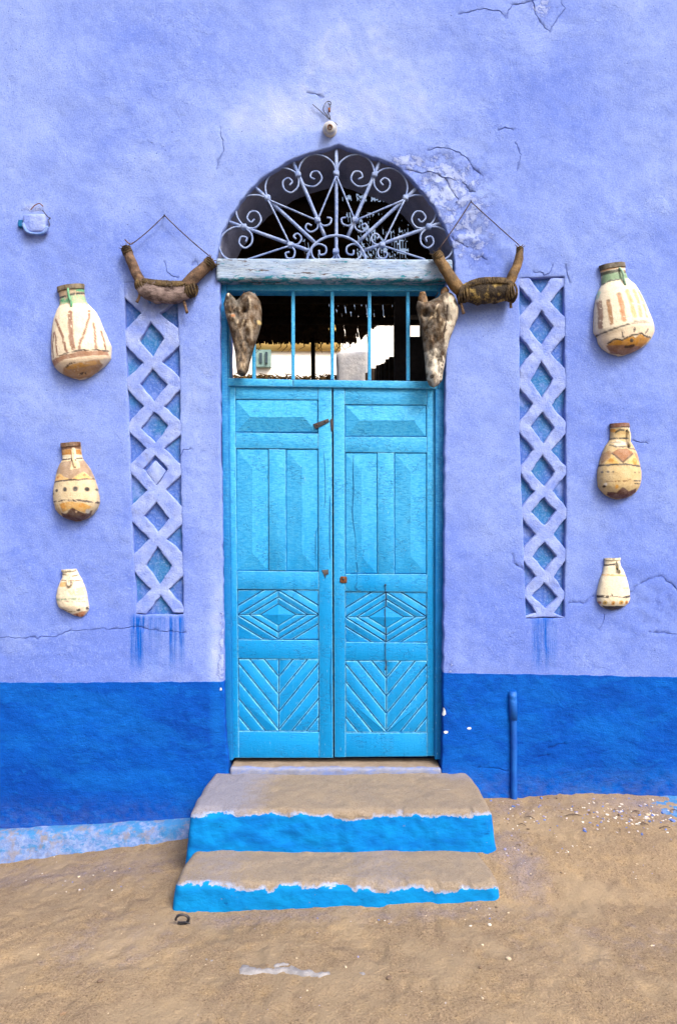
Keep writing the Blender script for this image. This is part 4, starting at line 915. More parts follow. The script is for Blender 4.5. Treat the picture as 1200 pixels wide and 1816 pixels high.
jug((60,980), 6.667, 4,
    [(340,205),(345,290),(318,345),(285,430),(272,520),(280,590),(300,645),(360,680),(430,715),(500,745),(550,756)],
    [(505,208),(525,250),(568,320),(602,410),(628,500),(642,580),(655,655),(645,690),(620,725),(595,750),(575,757)], 0.55, C(238,228,204),
    [('s', C(130,120,100), 16, [(345,250),(400,262)], 0.5), ('s', C(130,120,100), 16, [(475,275),(530,262)], 0.5), ('s', C(150,126,104), 14, [(345,320),(430,328),(560,330)], 0.3), ('p', C(226,186,120), [(335,340),(410,345),(405,400),(320,400)], 0.6), ('p', C(222,196,170), [(430,440),(600,400),(620,500),(450,510)], 0.2),
     ('s', C(160,180,156), 26, [(285,555),(400,545),(520,545),(635,535)], 0.2), ('s', C(190,160,150), 12, [(285,570),(640,575)], 0.0), ('s', C(84,78,80), 34, [(540,675),(600,660),(645,650)], 0.1), ('s', C(150,140,110), 14, [(320,655),(430,690),(520,690)], 0.1), ('p', C(206,150,112), [(470,725),(560,700),(640,690),(590,757),(520,750)], 0.6), ('d', C(140,80,50), 525, 733, 16), ('d', C(170,90,50), 585, 740, 14)],
    'small cream jug with its base broken off slantwise, lowest on the left wall', [(440,270),(425,335),(445,385),(470,370),(468,340)], C(220,206,180), None, 7)
jug((1020,440), 6.667, 8,
    [(275,245),(296,330),(302,440),(262,510),(235,600),(215,720),(208,850),(205,1000),(250,1060),(262,1130),(310,1190),(400,1250),(500,1272)],
    [(565,185),(590,300),(615,370),(690,430),(745,510),(800,620),(860,760),(905,880),(922,940),(918,1010),(890,1070),(840,1135),(760,1190),(650,1245),(560,1272)], 0.64, C(234,226,204),
    [('p', C(96,84,70), [(270,200),(570,175),(575,225),(280,270)]), ('s', C(206,168,128), 34, [(285,285),(440,250),(580,225)], 0.7), ('s', C(60,70,58), 40, [(290,325),(440,300),(480,290)], 0.7), ('p', C(132,168,136), [(300,340),(590,290),(612,370),(500,400),(300,440)], 0.8), ('s', C(90,96,90), 18, [(310,440),(380,405),(480,400)], 0.4), ('s', C(96,60,46), 34, [(545,300),(585,290)], 0.4),
     ('s', C(170,214,196), 26, [(238,600),(262,530)], 0.4), ('s', C(190,136,92), 54, [(462,590),(485,700),(505,890)], 0.55), ('s', C(166,126,86), 44, [(345,660),(355,780),(365,930)], 0.6), ('s', C(150,126,112), 48, [(255,660),(262,800),(258,960)], 0.4), ('s', C(214,178,128), 50, [(560,550),(600,680),(630,850)], 0.5), ('s', C(206,172,132), 44, [(650,530),(690,680),(706,840)], 0.4), ('s', C(200,170,136), 36, [(715,550),(760,660),(795,840)], 0.4), ('d', C(130,110,90), 348, 655, 16), ('d', C(130,110,90), 462, 585, 14),
     ('s', C(100,96,90), 20, [(240,1045),(330,1015),(450,975),(560,945)], 0.6), ('s', C(170,160,146), 40, [(600,930),(720,910),(830,905)], 0.3), ('p', C(228,214,190), [(250,1060),(500,985),(915,940),(910,1040),(700,1060),(480,1110),(320,1170)]),
     ('s', C(70,66,66), 20, [(490,1040),(500,1090)], 0.6), ('s', C(70,66,66), 20, [(628,990),(625,1035)], 0.6), ('s', C(70,66,66), 18, [(800,1000),(770,1040)], 0.6),
     ('p', C(206,150,52), [(340,1170),(400,1120),(480,1130),(580,1075),(650,1100),(700,1055),(760,1085),(850,1070),(800,1150),(700,1215),(420,1230)]), ('p', C(150,112,84), [(330,1170),(500,1180),(760,1180),(660,1245),(540,1272),(400,1250)], 0.7), ('s', C(66,60,54), 18, [(350,1150),(410,1110),(490,1125),(560,1085),(620,1075),(660,1065),(720,1050),(750,1070),(850,1078)], 0.5), ('d', C(60,44,30), 605, 1130, 24), ('s', C(80,56,36), 26, [(550,1195),(640,1180)], 0.5)],
    'large cream jug with orange streaks and scalloped ochre base, upper right wall', [(490,260),(510,300),(525,345),(530,400),(545,470)], C(140,184,160), C(92,84,70), 9)
jug((1020,740), 6.667, 2,
    [(402,85),(405,180),(402,265),(345,340),(305,430),(275,540),(250,640),(248,740),(258,820),(300,880),(345,920),(400,950),(470,968)],
    [(618,92),(635,150),(638,280),(680,345),(725,440),(752,560),(768,660),(765,760),(745,830),(700,890),(650,930),(580,960),(500,970)], 0.68, C(206,184,136),
    [('p', C(122,78,60), [(400,70),(620,80),(615,125),(405,115)]), ('s', C(226,214,190), 26, [(405,130),(620,125)], 0.6), ('p', C(190,164,110), [(405,140),(640,140),(640,215),(405,215)], 0.7), ('s', C(74,66,44), 26, [(430,190),(500,160),(580,165)], 0.4), ('d', ORG, 425, 160, 26), ('s', C(58,56,56), 16, [(402,258),(500,255),(640,262)], 0.5), ('s', C(214,206,190), 40, [(470,290),(560,320),(440,330)], 0.5), ('s', C(110,104,96), 18, [(380,330),(460,360),(560,360),(690,390)], 0.4), ('s', C(120,110,100), 14, [(400,300),(500,300)], 0.4),
     ('p', C(160,112,76), [(390,430),(470,380),(580,385),(650,430),(520,545)]), ('p', C(176,140,100), [(300,440),(370,400),(400,440),(330,520),(280,560)], 0.6), ('p', C(176,140,104), [(650,420),(720,440),(745,560),(690,510)], 0.6), ('p', C(226,190,110), [(310,560),(395,450),(470,560)]), ('p', C(226,190,120), [(560,560),(650,440),(740,570)]), ('d', ORG, 380, 520, 30, 0.4), ('d', ORG, 660, 530, 36, 0.4), ('s', C(98,76,58), 16, [(395,440),(510,545),(640,440)], 0.6),
     ('s', C(74,68,60), 20, [(262,578),(400,570),(540,568),(750,585)], 0.7), ('d', C(90,86,80), 288, 655, 14), ('d', C(90,86,80), 342, 652, 14), ('d', C(120,110,90), 400, 652, 12), ('d', C(90,86,80), 656, 660, 10), ('d', C(90,86,80), 716, 660, 10), ('s', C(140,106,66), 12, [(330,765),(450,768),(560,760),(600,740)], 0.3), ('s', C(70,60,44), 14, [(650,760),(740,755)], 0.4), ('s', C(70,60,44), 14, [(655,790),(740,790)], 0.3), ('d', C(226,222,210), 322, 795, 20), ('d', C(70,50,40), 310, 820, 18), ('d', C(206,150,40), 440, 830, 26, 0.3),
     ('p', C(98,62,50), [(350,880),(450,890),(510,835),(590,880),(690,845),(690,890),(580,965),(470,970),(400,950),(350,915)])],
    'ochre jug with triangles and brown base, right wall beside the lattice niche', [(595,150),(605,200),(605,250),(598,310),(600,360)], C(216,200,160), C(122,78,60), 11)
jug((1020,970), 6.667, 1,
    [(338,135),(335,215),(318,290),(285,380),(262,480),(248,570),(252,640),(285,690),(340,725),(395,742),(420,745)],
    [(518,130),(525,215),(560,270),(592,350),(615,430),(632,520),(640,600),(622,660),(580,695),(530,725),(470,745),(440,746)], 0.55, C(236,228,202),
    [('s', C(48,44,46), 20, [(340,148),(415,148)], 0.6), ('s', C(48,44,46), 20, [(335,212),(440,205)], 0.6), ('d', C(206,186,90), 485, 240, 26), ('d', C(48,44,46), 482, 252, 18), ('d', C(80,76,80), 508, 300, 10), ('s', C(228,184,130), 18, [(310,325),(450,328),(590,340)], 0.5), ('d', C(188,212,190), 475, 470, 34, 0.2), ('s', C(170,170,150), 14, [(540,485),(610,480)], 0.4),
     ('s', C(56,50,54), 28, [(250,582),(350,580)], 0.45), ('s', C(56,50,54), 26, [(540,590),(640,575)], 0.45), ('s', C(120,110,104), 12, [(380,575),(520,590)], 0.2), ('s', C(90,80,70), 12, [(400,550),(405,580)], 0.5),
     ('d', C(206,170,80), 325, 650, 25), ('d', C(70,66,50), 325, 650, 9), ('d', C(214,160,84), 412, 655, 25), ('d', C(120,80,40), 412, 660, 9), ('d', C(214,164,60), 508, 650, 27), ('d', C(50,40,30), 510, 652, 9), ('d', C(206,140,60), 580, 648, 25), ('d', C(70,40,30), 580, 648, 8), ('d', C(180,120,100), 275, 655, 14), ('d', C(206,120,60), 630, 640, 14),
     ('p', C(46,40,46), [(300,690),(450,690),(590,690),(520,735),(430,750),(350,735)])],
    'small cream jug with orange flower dots and black base, lowest on the right', [(478,170),(480,210),(490,270),(500,300)], C(232,224,200), None, 13)

# ------------------------------------------------------------------ two old yokes hung on cords
def yoke(org, sc, arms, bundle, pegs, cord, extra_t, mats, label, seed, y0=-0.035):
    pp = lambda p, y: P(org[0] + p[0] / sc, org[1] + p[1] / sc, y)
    root = empty('yoke', pp(bundle[0][len(bundle[0]) // 2], y0), label, 'yoke', 'old yokes hung on cords either side of the arch')
    for pts, r in arms:
        q = catmull(np.array([pp(p, y0 + dy) for p, dy in pts]), 6); q = q + .0035 * np.stack([fbm(q, 14, 2, seed), 0*q[:, 0], fbm(q, 14, 2, seed + 1)], 1); v, f = tube(q, [a / sc * S for a in r], 18, .24, seed); obj('arm', v, f, mats[0], root)
        e = q[0]; t = (q[0] - q[3]) / np.linalg.norm(q[0] - q[3]); mb = MB()     # knot of cord round the tip
        for k in range(4):
            c = e - t * (0.004 + 0.009 * k); a = np.cross(t, [0, 1, 0]); a /= np.linalg.norm(a); b = np.array([0, 1.0, 0]); rr = r[0] / sc * S * 1.1
            ring = [c + rr * (math.cos(g) * a + math.sin(g) * b) + t * .004 * math.sin(3 * g + k) for g in np.linspace(0, 2 * math.pi, 15)]
            vv, ff = tube(ring, .0045, 6, .3, k); mb.add(vv, ff)
        for k in range(6):
            g = k * 1.05; s_ = e + 0.8 * r[0] / sc * S * (math.cos(g) * a + math.sin(g) * b); vv, ff = tube([s_, s_ + t * 0.010 + .01 * (math.cos(g) * a + .4 * math.sin(g) * b), s_ + t * .017 + .016 * (math.cos(g) * a)], [.003, .002, .001], 5); mb.add(vv, ff)
        mb.build('knot', M_DARKHIDE, root, True)
    pts, r = bundle
    q = catmull(np.array([pp(p, y0 - .01) for p in pts]), 8); v, f = tube(q, [a / sc * S for a in r], 30, .3, seed + 3, 0.75); obj('pad', v, f, mats[1], root)
    # wrapped hide ridge along the top edge
    mb = MB(); n = len(q)
    for i in range(3, n - 3, 1):
        rad = np.interp(i / (n - 1), np.linspace(0, 1, len(r)), r) / sc * S; c = q[i]
        arc = [c + np.array([random.uniform(-.004, .004), -math.cos(g) * rad * .82, math.sin(g) * rad * 1.03]) for g in np.linspace(0.35, 2.3, 7)]
        vv, ff = tube(arc, [.003, .0055, .0062, .0045], 6, .3, i); mb.add(vv, ff)
    mb.build('wrapping', M_DARKHIDE, root, True)
    for ci in (2, n - 3):                       # bindings where pad meets arms
        mb = MB(); rad = np.interp(ci / (n - 1), np.linspace(0, 1, len(r)), r) / sc * S * 1.0
        for k in range(5):
            c = q[ci] + (q[ci + 1] - q[ci - 1]) / np.linalg.norm(q[ci + 1] - q[ci - 1]) * (k - 2) * .011
            ring = [c + np.array([.006 * math.sin(2 * g + k), -math.sin(g) * rad * .84, math.cos(g) * rad * 1.0]) for g in np.linspace(0, 2 * math.pi, 17)]
            vv, ff = tube(ring, .0062, 6, .3, k); mb.add(vv, ff)
        mb.build('binding', M_DARKHIDE, root, True)
    for p in pegs:
        qq = np.array([pp(a, y0 - .008) for a in p]); v, f = tube(catmull(qq, 4) if len(qq) > 2 else qq, [.008, .007, .0085], 8, .2, 3); obj('peg', v, f, M_WOOD, root)
    top = cord[1]
    cw = [pp(cord[0], y0), pp(top, -.022)] ; cw2 = [pp(top, -.022)] + [pp(c, -.024 + (y0 + .024) * (i + 1) / len(cord[2:])) for i, c in enumerate(cord[2:])]
    for s_ in (cw, cw2):
        s_ = np.array(s_); s_ = np.vstack([s_[i] + (s_[i+1] - s_[i]) * t for i in range(len(s_) - 1) for t in np.linspace(0, 1, 8)][0:]) if True else s_
        s_ = s_[np.concatenate([[True], np.linalg.norm(np.diff(s_, axis=0), axis=1) > 1e-6])]
        ln = np.linspace(0, 1, len(s_)); s_[:, 2] -= .006 * np.sin(math.pi * ln)
        v, f = tube(s_, .0028, 6, .25, 2); obj('cord', v, f, M_CORD, root)
    v, f = tube([pp(top, .02), pp((top[0], top[1] - 6), -.034)], .0028, 7); obj('nail', v, f, M_DARKMETAL, root)
    mb = MB()
    for e in extra_t: vv, ff = tube(catmull(np.array([pp(a, y0 - .004) for a in e]), 4), .0035, 6, .2, 1); mb.add(vv, ff)
    if extra_t: mb.build('twig', M_WOOD, root, True)
    return root
yoke((190,360), 4.539, [([((150,365),0),((185,440),-.004),((225,540),-.008),((268,625),-.012),((285,660),-.012)], [33,36,38,42,40]), ([((850,470),0),((790,520),-.004),((720,585),-.008),((660,640),-.012),((630,665),-.012)], [42,46,50,48,46])],
     ([(262,655),(320,690),(400,715),(480,725),(560,725),(630,712),(690,700)], [46,70,84,88,84,74,46]), [[(268,710),(258,760),(240,800)], [(620,790),(632,840),(645,885)], [(268,640),(262,700)]], [(205,328),(462,100),(822,425)], [[(145,295),(165,315),(190,332),(212,318)]], (M_WOOD, M_LEATHER),
     'brown yoke with pale leather pad hung over the left lattice niche', 21)
yoke((740,340), 4.286, [([((145,470),0),((180,540),-.004),((235,630),-.008),((290,710),-.012),((325,760),-.012)], [34,38,44,46,40]), ([((778,425),0),((770,500),-.004),((745,580),-.008),((715,650),-.012),((700,700),-.012)], [20,32,36,36,34])],
     ([(330,780),(390,770),(450,762),(520,758),(600,755),(660,755),(712,765)], [56,76,90,94,92,86,62]), [[(330,850),(340,890),(350,928)], [(708,790),(706,840),(708,882)]], [(160,438),(405,75),(590,235),(770,405)], [], (M_WOOD2, M_PATCHY),
     'dark yoke with mottled hide pad hung right of the arch', 31, -0.055)

# ------------------------------------------------------------------ dried crocodile heads
def head(outline, org, sc, R, kf, y0, base, ops, bumps, label, seed, knobs=(), pale_k=.42):
    pp = [P2(org[0] + a / sc, org[1] + b / sc, y0) for a, b in outline]; pp = resample(pp, .006)
    V, F, L, dd = plate(pp, [], 0.0048, 0.005, 0.0016, outer_fillet=True)
    t = np.clip(dd / R, 0, 1); inf = R * np.sqrt(np.clip(1 - (1 - t) ** 2, 0, 1)); k = (D + y0) / D
    cx, cy = ((V[:, 0] / (S * k) + 600) - org[0]) * sc, ((HZ - (V[:, 1] - CZ) / (S * k)) - org[1]) * sc
    q = xz3(V); n = fbm(q * np.array([1, 1, .3]), 48, 4, seed); n2 = fbm(q * np.array([1, 1, .6]), 26, 3, seed + 3)
    yf = y0 - kf * inf - (0.010 * n + 0.013 * n2) * sm(0, .012, dd)
    for (bx, by, r, h) in bumps: yf = yf - h * np.exp(-((cx - bx) ** 2 + (cy - by) ** 2) / r ** 2) * sm(0, .008, dd)
    yb = y0 + 0.55 * kf * inf + .002; nv = len(V)
    A = np.stack([V[:, 0], yf, V[:, 1]], 1); B = np.stack([V[:, 0], yb, V[:, 1]], 1)
    FF = [list(f) for f in F] + [[f[0] + nv, f[2] + nv, f[1] + nv] for f in F]
    for i in range(len(L[0])):
        a, b = L[0][i], L[0][(i + 1) % len(L[0])]; FF.append([a, b, b + nv, a + nv])
    c = paint(cx, cy, base, ops, 12, .02, seed)
    h_ = n * .6 + n2 * .7 + 0.5 * fbm(q * np.array([1, 1, .35]), 120, 3, seed + 8)      # pale highlights painted on the ridges, hollows painted darker
    c = c * (1 - .72 * sm(.05, -.5, h_)[:, None]); pk = sm(.22, .55, h_)
    c = c + (np.array(C(222,208,182)) - c) * (pk * pale_k)[:, None]
    c = paint(cx, cy, c, [o_ for o_ in ops if o_[0] == 'd' or (o_[0] == 's' and sum(o_[1]) < .5)], 8, .02, seed)
    c = np.vstack([c, c * .8]); zt = float(V[:, 1].max()); cxm = float(V[:, 0].mean())
    root = empty('crocodile_head', (cxm, y0, zt), label, 'animal head', 'dried crocodile heads hung snout down in the transom')
    obj('skull', np.vstack([A, B]), FF, M_HIDE, root, True, col=c)
    for pts, r in knobs:
        w = np.array([P(org[0] + a / sc, org[1] + b / sc, y0 - .012 * i) for i, (a, b) in enumerate(pts)]); v, f = tube(catmull(w, 4), [x / sc * S for x in r], 12, .25, seed)
        cn = fbm(v, 40, 3, seed); obj('brow_ridge', v, f, M_HIDE, root, True, col=np.array(C(104,78,50)) + (np.array(C(186,140,84)) - np.array(C(104,78,50))) * sm(-.2, .4, cn)[:, None])
    hk, hf = tube([(cxm, 0.055, zt + .004), (cxm, y0 - .004, zt - .012), (cxm + .004, y0 - .012, zt - .004)], .003, 6); obj('hook', hk, hf, M_DARKMETAL, root)
    return root
head([(70,155),(82,108),(98,104),(115,122),(130,140),(142,128),(160,108),(188,97),(218,110),(240,145),(246,190),(244,250),(226,310),(208,365),(192,420),(184,462),(170,484),(150,490),(132,478),(128,440),(124,385),(110,320),(92,250),(78,200)], (370,480), 2.609, 0.062, 0.9, -0.01,
     C(84,66,46), [('p', C(96,76,56), [(150,120),(190,100),(240,150),(240,260),(200,360),(190,260)], 0.6), ('s', C(214,196,170), 14, [(118,190),(128,225),(136,250)], 0.5), ('s', C(224,200,176), 10, [(140,180),(120,195),(110,182)], 0.3), ('d', C(44,32,24), 104, 198, 10), ('d', C(44,32,24), 174, 196, 10), ('d', C(196,132,84), 122, 218, 8), ('p', C(150,130,106), [(125,300),(170,300),(175,480),(135,480)], 0.1), ('s', C(70,52,40), 8, [(190,150),(178,230),(176,320)], 0.2), ('d', C(216,190,120), 240, 250, 9), ('s', C(226,214,196), 7, [(92,110),(85,150),(80,190)], 0.2), ('s', C(200,180,150), 9, [(140,420),(160,460)], 0.2)],
     [(106,198,15,-.034),(172,196,15,-.030),(185,150,26,.014),(95,130,14,.010),(150,300,16,.008),(150,470,16,.012)], 'brown weathered crocodile head with heart-shaped top hanging at the left end of the transom', 51)
head([(-12,880),(-2,830),(30,842),(75,842),(110,826),(150,808),(176,780),(215,765),(262,780),(292,830),(312,900),(306,960),(285,1015),(262,1075),(240,1135),(222,1210),(208,1290),(192,1385),(186,1435),(160,1470),(122,1490),(88,1472),(66,1420),(58,1330),(50,1240),(36,1110),(14,980)], (740,340), 4.286, 0.062, 0.95, -0.02,
     C(92,76,58), [('p', C(196,190,176), [(190,860),(250,800),(312,900),(285,1015),(240,1135),(215,1260),(190,1180),(205,1000)], 0.5), ('p', C(222,216,202), [(50,1230),(150,1215),(205,1290),(180,1440),(120,1490),(70,1430)], 0.75), ('s', C(62,46,36), 14, [(212,900),(200,1040),(178,1180),(172,1300)], 0.6), ('s', C(226,204,172), 16, [(50,950),(75,1000),(95,970)], 0.4), ('d', C(40,30,24), 55, 943, 21), ('s', C(222,206,180), 14, [(140,880),(118,930),(120,970)], 0.2), ('s', C(80,60,44), 14, [(40,880),(100,900),(160,860)], 0.3), ('s', C(84,66,50), 10, [(100,1040),(110,1140),(100,1200)], 0.2),
      ('s', C(70,58,48), 10, [(130,1270),(165,1275),(150,1300)], 0.3), ('d', C(60,52,44), 96, 1420, 13), ('d', C(150,140,126), 96, 1420, 6)] + [('d', C(56,44,36), 184 - i * 4, 1300 + i * 30, 7) for i in range(6)],
     [(55,945,26,-.040),(130,900,40,.010),(250,900,40,.010),(110,1080,40,.008),(130,1290,26,-.008),(100,1400,36,.016),(215,1000,20,-.012)], 'pale-snouted crocodile head hanging at the right end of the transom below the yoke', 61,
     knobs=[([(46,850),(38,800),(36,762)], [34,32,20]), ([(200,800),(205,760),(228,738)], [30,30,22])])

# ------------------------------------------------------------------ small fixtures
lx, ly, lz = P(585, 232)
lamp = empty('lamp_holder', (lx, 0, lz), 'empty white lamp socket with loose wires above the arch', 'lamp socket')
def lathe(prof, c, ax, n=20):
    ax = np.array(ax, float) / np.linalg.norm(ax); a = np.cross(ax, [0, 0, 1.0]); a /= np.linalg.norm(a); b = np.cross(ax, a); V = []; F = []
    for (r, h) in prof: V += [np.array(c) + ax * h + r * (math.cos(g) * a + math.sin(g) * b) for g in np.linspace(0, 2 * math.pi, n, endpoint=False)]
    for i in range(len(prof) - 1): F += [[i*n+j, i*n+(j+1)%n, (i+1)*n+(j+1)%n, (i+1)*n+j] for j in range(n)]
    F += [list(range(n)), [(len(prof)-1)*n+j for j in range(n)]]; return V, F
ax_ = (0.0, -1, -0.35)
v, f = lathe([(.030,-.03),(.037,0),(.039,.008),(.036,.014),(.030,.016),(.0285,.034),(.027,.048),(.022,.053),(.014,.054),(.0125,.048)], (lx, .0, lz + .006), ax_); obj('holder', v, f, M_PORC, lamp, True, flat_angle=40)
v, f = lathe([(.0135,.040),(.0135,.0555),(.0105,.0565),(.009,.047),(.003,.046)], (lx, .0, lz + .006), ax_); obj('socket', v, f, M_RUST, lamp, True, flat_angle=40)
for pts in ([(586,213),(581,206),(574,197),(574,188),(580,180),(586,181),(586,186),(582,186)], [(586,213),(584,204),(582,199),(585,194),(585,186),(581,182)], [(584,212),(577,205),(568,197),(560,190),(554,185)], [(594,217),(598,222)]):
    v, f = tube(catmull(np.array([P(x, y, -.006 - .006 * (i % 2)) for i, (x, y) in enumerate(pts)]), 4), .0021, 6); obj('wire', v, f, M_DARKMETAL, lamp)
v, f = tube([P(583.5, 192, -.008), P(584, 198, -.012)], .0058, 8); obj('connector', v, f, M_RUST, lamp)

bx_, _, bz_ = P(63, 400)
jb = empty('junction_box', (bx_, 0, bz_), 'plastered-over blue electrical box with a stray wire high on the left wall', 'electrical box')
x0, _, z1_ = P(43, 381); x1, _, z0_ = P(84, 415)
v, f = rbox(x0, x1, -.022, .02, z0_, z1_, .017, .006); v[:, 1] += .004 * fbm(v, 40, 3, 5); v[:, 0] += .004 * fbm(v, 50, 3, 6); obj('housing', v, f, M_LATT, jb)
v, f = tube(catmull(np.array([P(a, b, -.020) for a, b in ((42,396),(44,404),(49,411),(57,414),(66,415),(75,414),(81,410),(85,402))]), 4), .0075, 8, .2, 2); obj('lip', v, f, simple('box_lip_blue', C(96,140,226), C(140,170,240), 20), jb)
v, f = tube(catmull(np.array([P(a, b, -.012) for a, b in ((55,372.5),(60,366),(66,362),(71,361),(77,366))]), 4), .0026, 6, .2, 3); obj('wire', v, f, M_RUST, jb)
v, f = tube(catmull(np.array([P(a, b, -.012) for a, b in ((76,373),(80,378),(86,385),(90,387),(86,390),(88,397),(87,402),(84,404))]), 4), .0024, 6, .2, 3); obj('wire', v, f, M_DARKMETAL, jb)
v, f = rbox(P(34,0)[0], P(42,0)[0], -.012, .02, P(0,404)[2], P(0,391)[2], .005, .004); v += .003 * np.stack([fbm(v, 70, 2, 3)] * 3, 1); obj('clip', v, f, M_DGROOVE, jb)

pr = empty('drain_pipe', P(911, 1412, -0.02), 'blue painted vertical pipe stub against the wall right of the steps', 'pipe')
pq = np.array([P(a, b, -.012) for a, b in ((908.5,1230),(909,1260),(910,1280),(910.5,1330),(910.5,1380),(911,1425))])
v, f = tube(catmull(pq, 6), [.021,.0185,.0165,.0165,.0165], 14, .06, 3); obj('tube', v, f, M_PIPE, pr)
v, f = tube([P(908.4,1227,-.012), P(909,1248,-.012), P(909.6,1276,-.012)], [.0185,.0215,.0205], 14, .12, 2); obj('sleeve', v, f, M_PIPE, pr)

rx_, ry_, rz_ = G(324, 1640)
ring = empty('metal_ring', (rx_, ry_, rz_), 'small rusty metal ring lying on the sand left of the steps', 'metal ring')
rp = [(rx_ + .026 * math.cos(g) * (1 + .1 * math.sin(2*g)), ry_ - .006 - .010 * math.sin(g), rz_ + .026 + .024 * math.sin(g)) for g in np.linspace(-2.3, 3.3, 26)]
v, f = tube(rp, [.0055, .006, .0052, .0045], 8, .2, 4); obj('hoop', v, f, M_DARKMETAL, ring)
e = rp[0]; v, f = tube(catmull(np.array([rp[0], (e[0] + .03, e[1] - .01, e[2] + .008), (e[0] + .052, e[1] - .012, e[2] + .002)]), 4), [.004, .003, .002], 6); obj('tail', v, f, M_DARKMETAL, ring)

# bare concrete showing through the sand, a faint kerb line in front of the steps
def slab(pts, name, lift):
    c = [G(*p) for p in pts]; poly = [(a[0], a[1]) for a in c]
    o = resample(poly, .012); o = o + np.stack([fbm(np.hstack([o, 0*o[:, :1]]), 30, 3, 3), fbm(np.hstack([o, 0*o[:, :1]]), 30, 3, 8)], 1) * .012
    V, F, L, dd = plate(o, [], .012, .01, .004)
    z = gz(V[:, 0], V[:, 1]) - 0.002 + lift * sm(0, .004, dpoly(V, o, True, .1))
    return props(obj(name, np.stack([V[:, 0], V[:, 1], z], 1), F, M_CONC), 'grey concrete edge showing through the sand', kind='structure')
slab([(421,1716),(432,1711),(450,1716),(475,1717),(505,1717),(520,1715),(545,1721),(580,1724),(610,1725),(580,1730),(560,1733),(530,1730),(500,1726),(470,1728),(440,1729),(424,1728)], 'concrete_patch', .007)
slab([(478,1710),(500,1707),(514,1711),(506,1716),(488,1716)], 'concrete_patch', .006)
slab([(632,1725),(645,1723),(656,1727),(640,1730)], 'concrete_patch', .006)
slab([(355,1696),(370,1700),(385,1704),(404,1708),(425,1710),(404,1711),(385,1709),(368,1704)], 'concrete_patch', .006)

# loose chips, pebbles and flaked paint
mb = MB(); ico = bmesh.new(); bmesh.ops.create_icosphere(ico, subdivisions=1, radius=1); IV = np.array([v.co[:] for v in ico.verts]); IF = [[v.index for v in f.verts] for f in ico.faces]; ico.free()
def pebble(x, y, r, colr, fl=.55):
    z = gzf(x, y); a = random.uniform(0, 6.28); s = np.array([r * random.uniform(.7, 1.5), r * random.uniform(.6, 1.1), r * fl * random.uniform(.6, 1.2)])
    v = IV * s * (1 + RNG.uniform(-.25, .25, (len(IV), 1))); c, d = math.cos(a), math.sin(a)
    v = np.stack([v[:, 0]*c - v[:, 1]*d + x, v[:, 0]*d + v[:, 1]*c + y, v[:, 2] + z + r * .2], 1); mb.add(v, IF, (*colr, 1))
pal = [C(226,222,214), C(190,184,186), C(150,150,190), C(96,128,210), C(134,112,92), C(110,92,78), C(206,190,164), C(60,110,196), C(240,238,234)]
def spray(px, py, sx, sy, n, r0, r1, wts):
    for _ in range(n):
        a, b = random.gauss(px, sx), random.gauss(py, sy)
        x, y, z = G(a, min(max(b, 1416), 1800))
        if y > -0.02 or (abs(x) < .74 and y > -.78): continue
        pebble(x, y, random.uniform(r0, r1) * random.choice((.6, .8, 1, 1.5)), random.choices(pal, wts)[0])
spray(1130,1450,50,14,150,.003,.009,[4,4,3,4,2,2,2,2,3]); spray(1000,1440,70,16,110,.0025,.007,[3,3,3,3,3,3,2,1,2]); spray(905,1480,18,40,80,.002,.006,[2,3,3,2,3,2,2,1,2])
spray(1050,1510,90,30,60,.002,.005,[2,3,2,1,4,3,3,0,1]); spray(880,1590,20,20,50,.002,.006,[3,3,2,1,3,3,2,0,2]); spray(160,1560,110,18,50,.002,.005,[1,3,2,2,4,4,2,0,1]); spray(600,1700,330,60,190,.0012,.0030,[0,1,1,0,5,6,4,0,.4]); spray(600,1625,180,10,60,.0014,.0034,[.5,1,1,1,4,4,3,0,.4]); spray(600,1720,360,50,26,.004,.008,[0,0,0,0,5,5,5,0,0])
pb = mb.build('pebbles', M_PEBBLE); props(pb, 'loose pebbles and flaked paint chips scattered on the sand', kind='stuff')
mbc = MB()
for (a, b, L_) in ((1015,1448,.09),(1125,1442,.06),(1140,1464,.05),(938,1452,.05),(1178,1470,.06),(925,1465,.04),(1195,1440,.05)):
    x, y, z = G(a, b); g = random.uniform(-.4, .4); v, f = tube(catmull(np.array([(x - L_/2*math.cos(g), y - L_/2*math.sin(g), z + .004), (x, y + .004, z + .011), (x + L_/2*math.cos(g), y + L_/2*math.sin(g), z + .004)]), 4), [.001,.0024,.001], 6, .3, 3); mbc.add(v, f)
tw = mbc.build('twigs', M_CORD, None, True); props(tw, 'dry twigs lying in the dust by the right wall', kind='stuff')

# ------------------------------------------------------------------ courtyard seen through the transom and fanlight
def wallbox(name, x0, x1, y0, y1, z0, z1, mat, label, cat, step=.25):
    v, f = rbox(x0, x1, y0, y1, z0, z1, .03, step); v = v + .02 * np.stack([fbm(v, 1.7, 2, 1), fbm(v, 1.7, 2, 2), fbm(v, 1.7, 2, 3)], 1)
    o = obj(name, v, f, mat, None, True, flat_angle=50); return props(o, label, cat)
roof = empty('thatched_roof', (0, 1.5, 3.5), 'dark reed thatched roof behind the door with daylight slits', 'roof')
rz = lambda y: 3.95 - 0.341 * (y - 0.4)
def ray_roof(px, py):
    a = (HZ - py) * S / D; y = (2.5864 - 3.5 * a) / (a + .341); return (px - 600) * S * (D + y) / D, y
def zone(x, y):                                 # how open the thatch is
    k = (D + y) / D; z = rz(y); px = 600 + x / (S * k); py = HZ - (z - CZ) / (S * k)
    o = 0
    if 606 < px < 690 and 345 < py < 412: o = .7
    if 632 < px < 725 and 392 < py < 470: o = .92
    if 535 < px < 572 and 425 < py < 470: o = .6
    if 655 < px < 722 and 395 < py < 405: o = 0
    if 585 < px < 722 and 534 < py < 604: o = .34
    if 425 < px < 480 and 520 < py < 560: o = .1
    return o
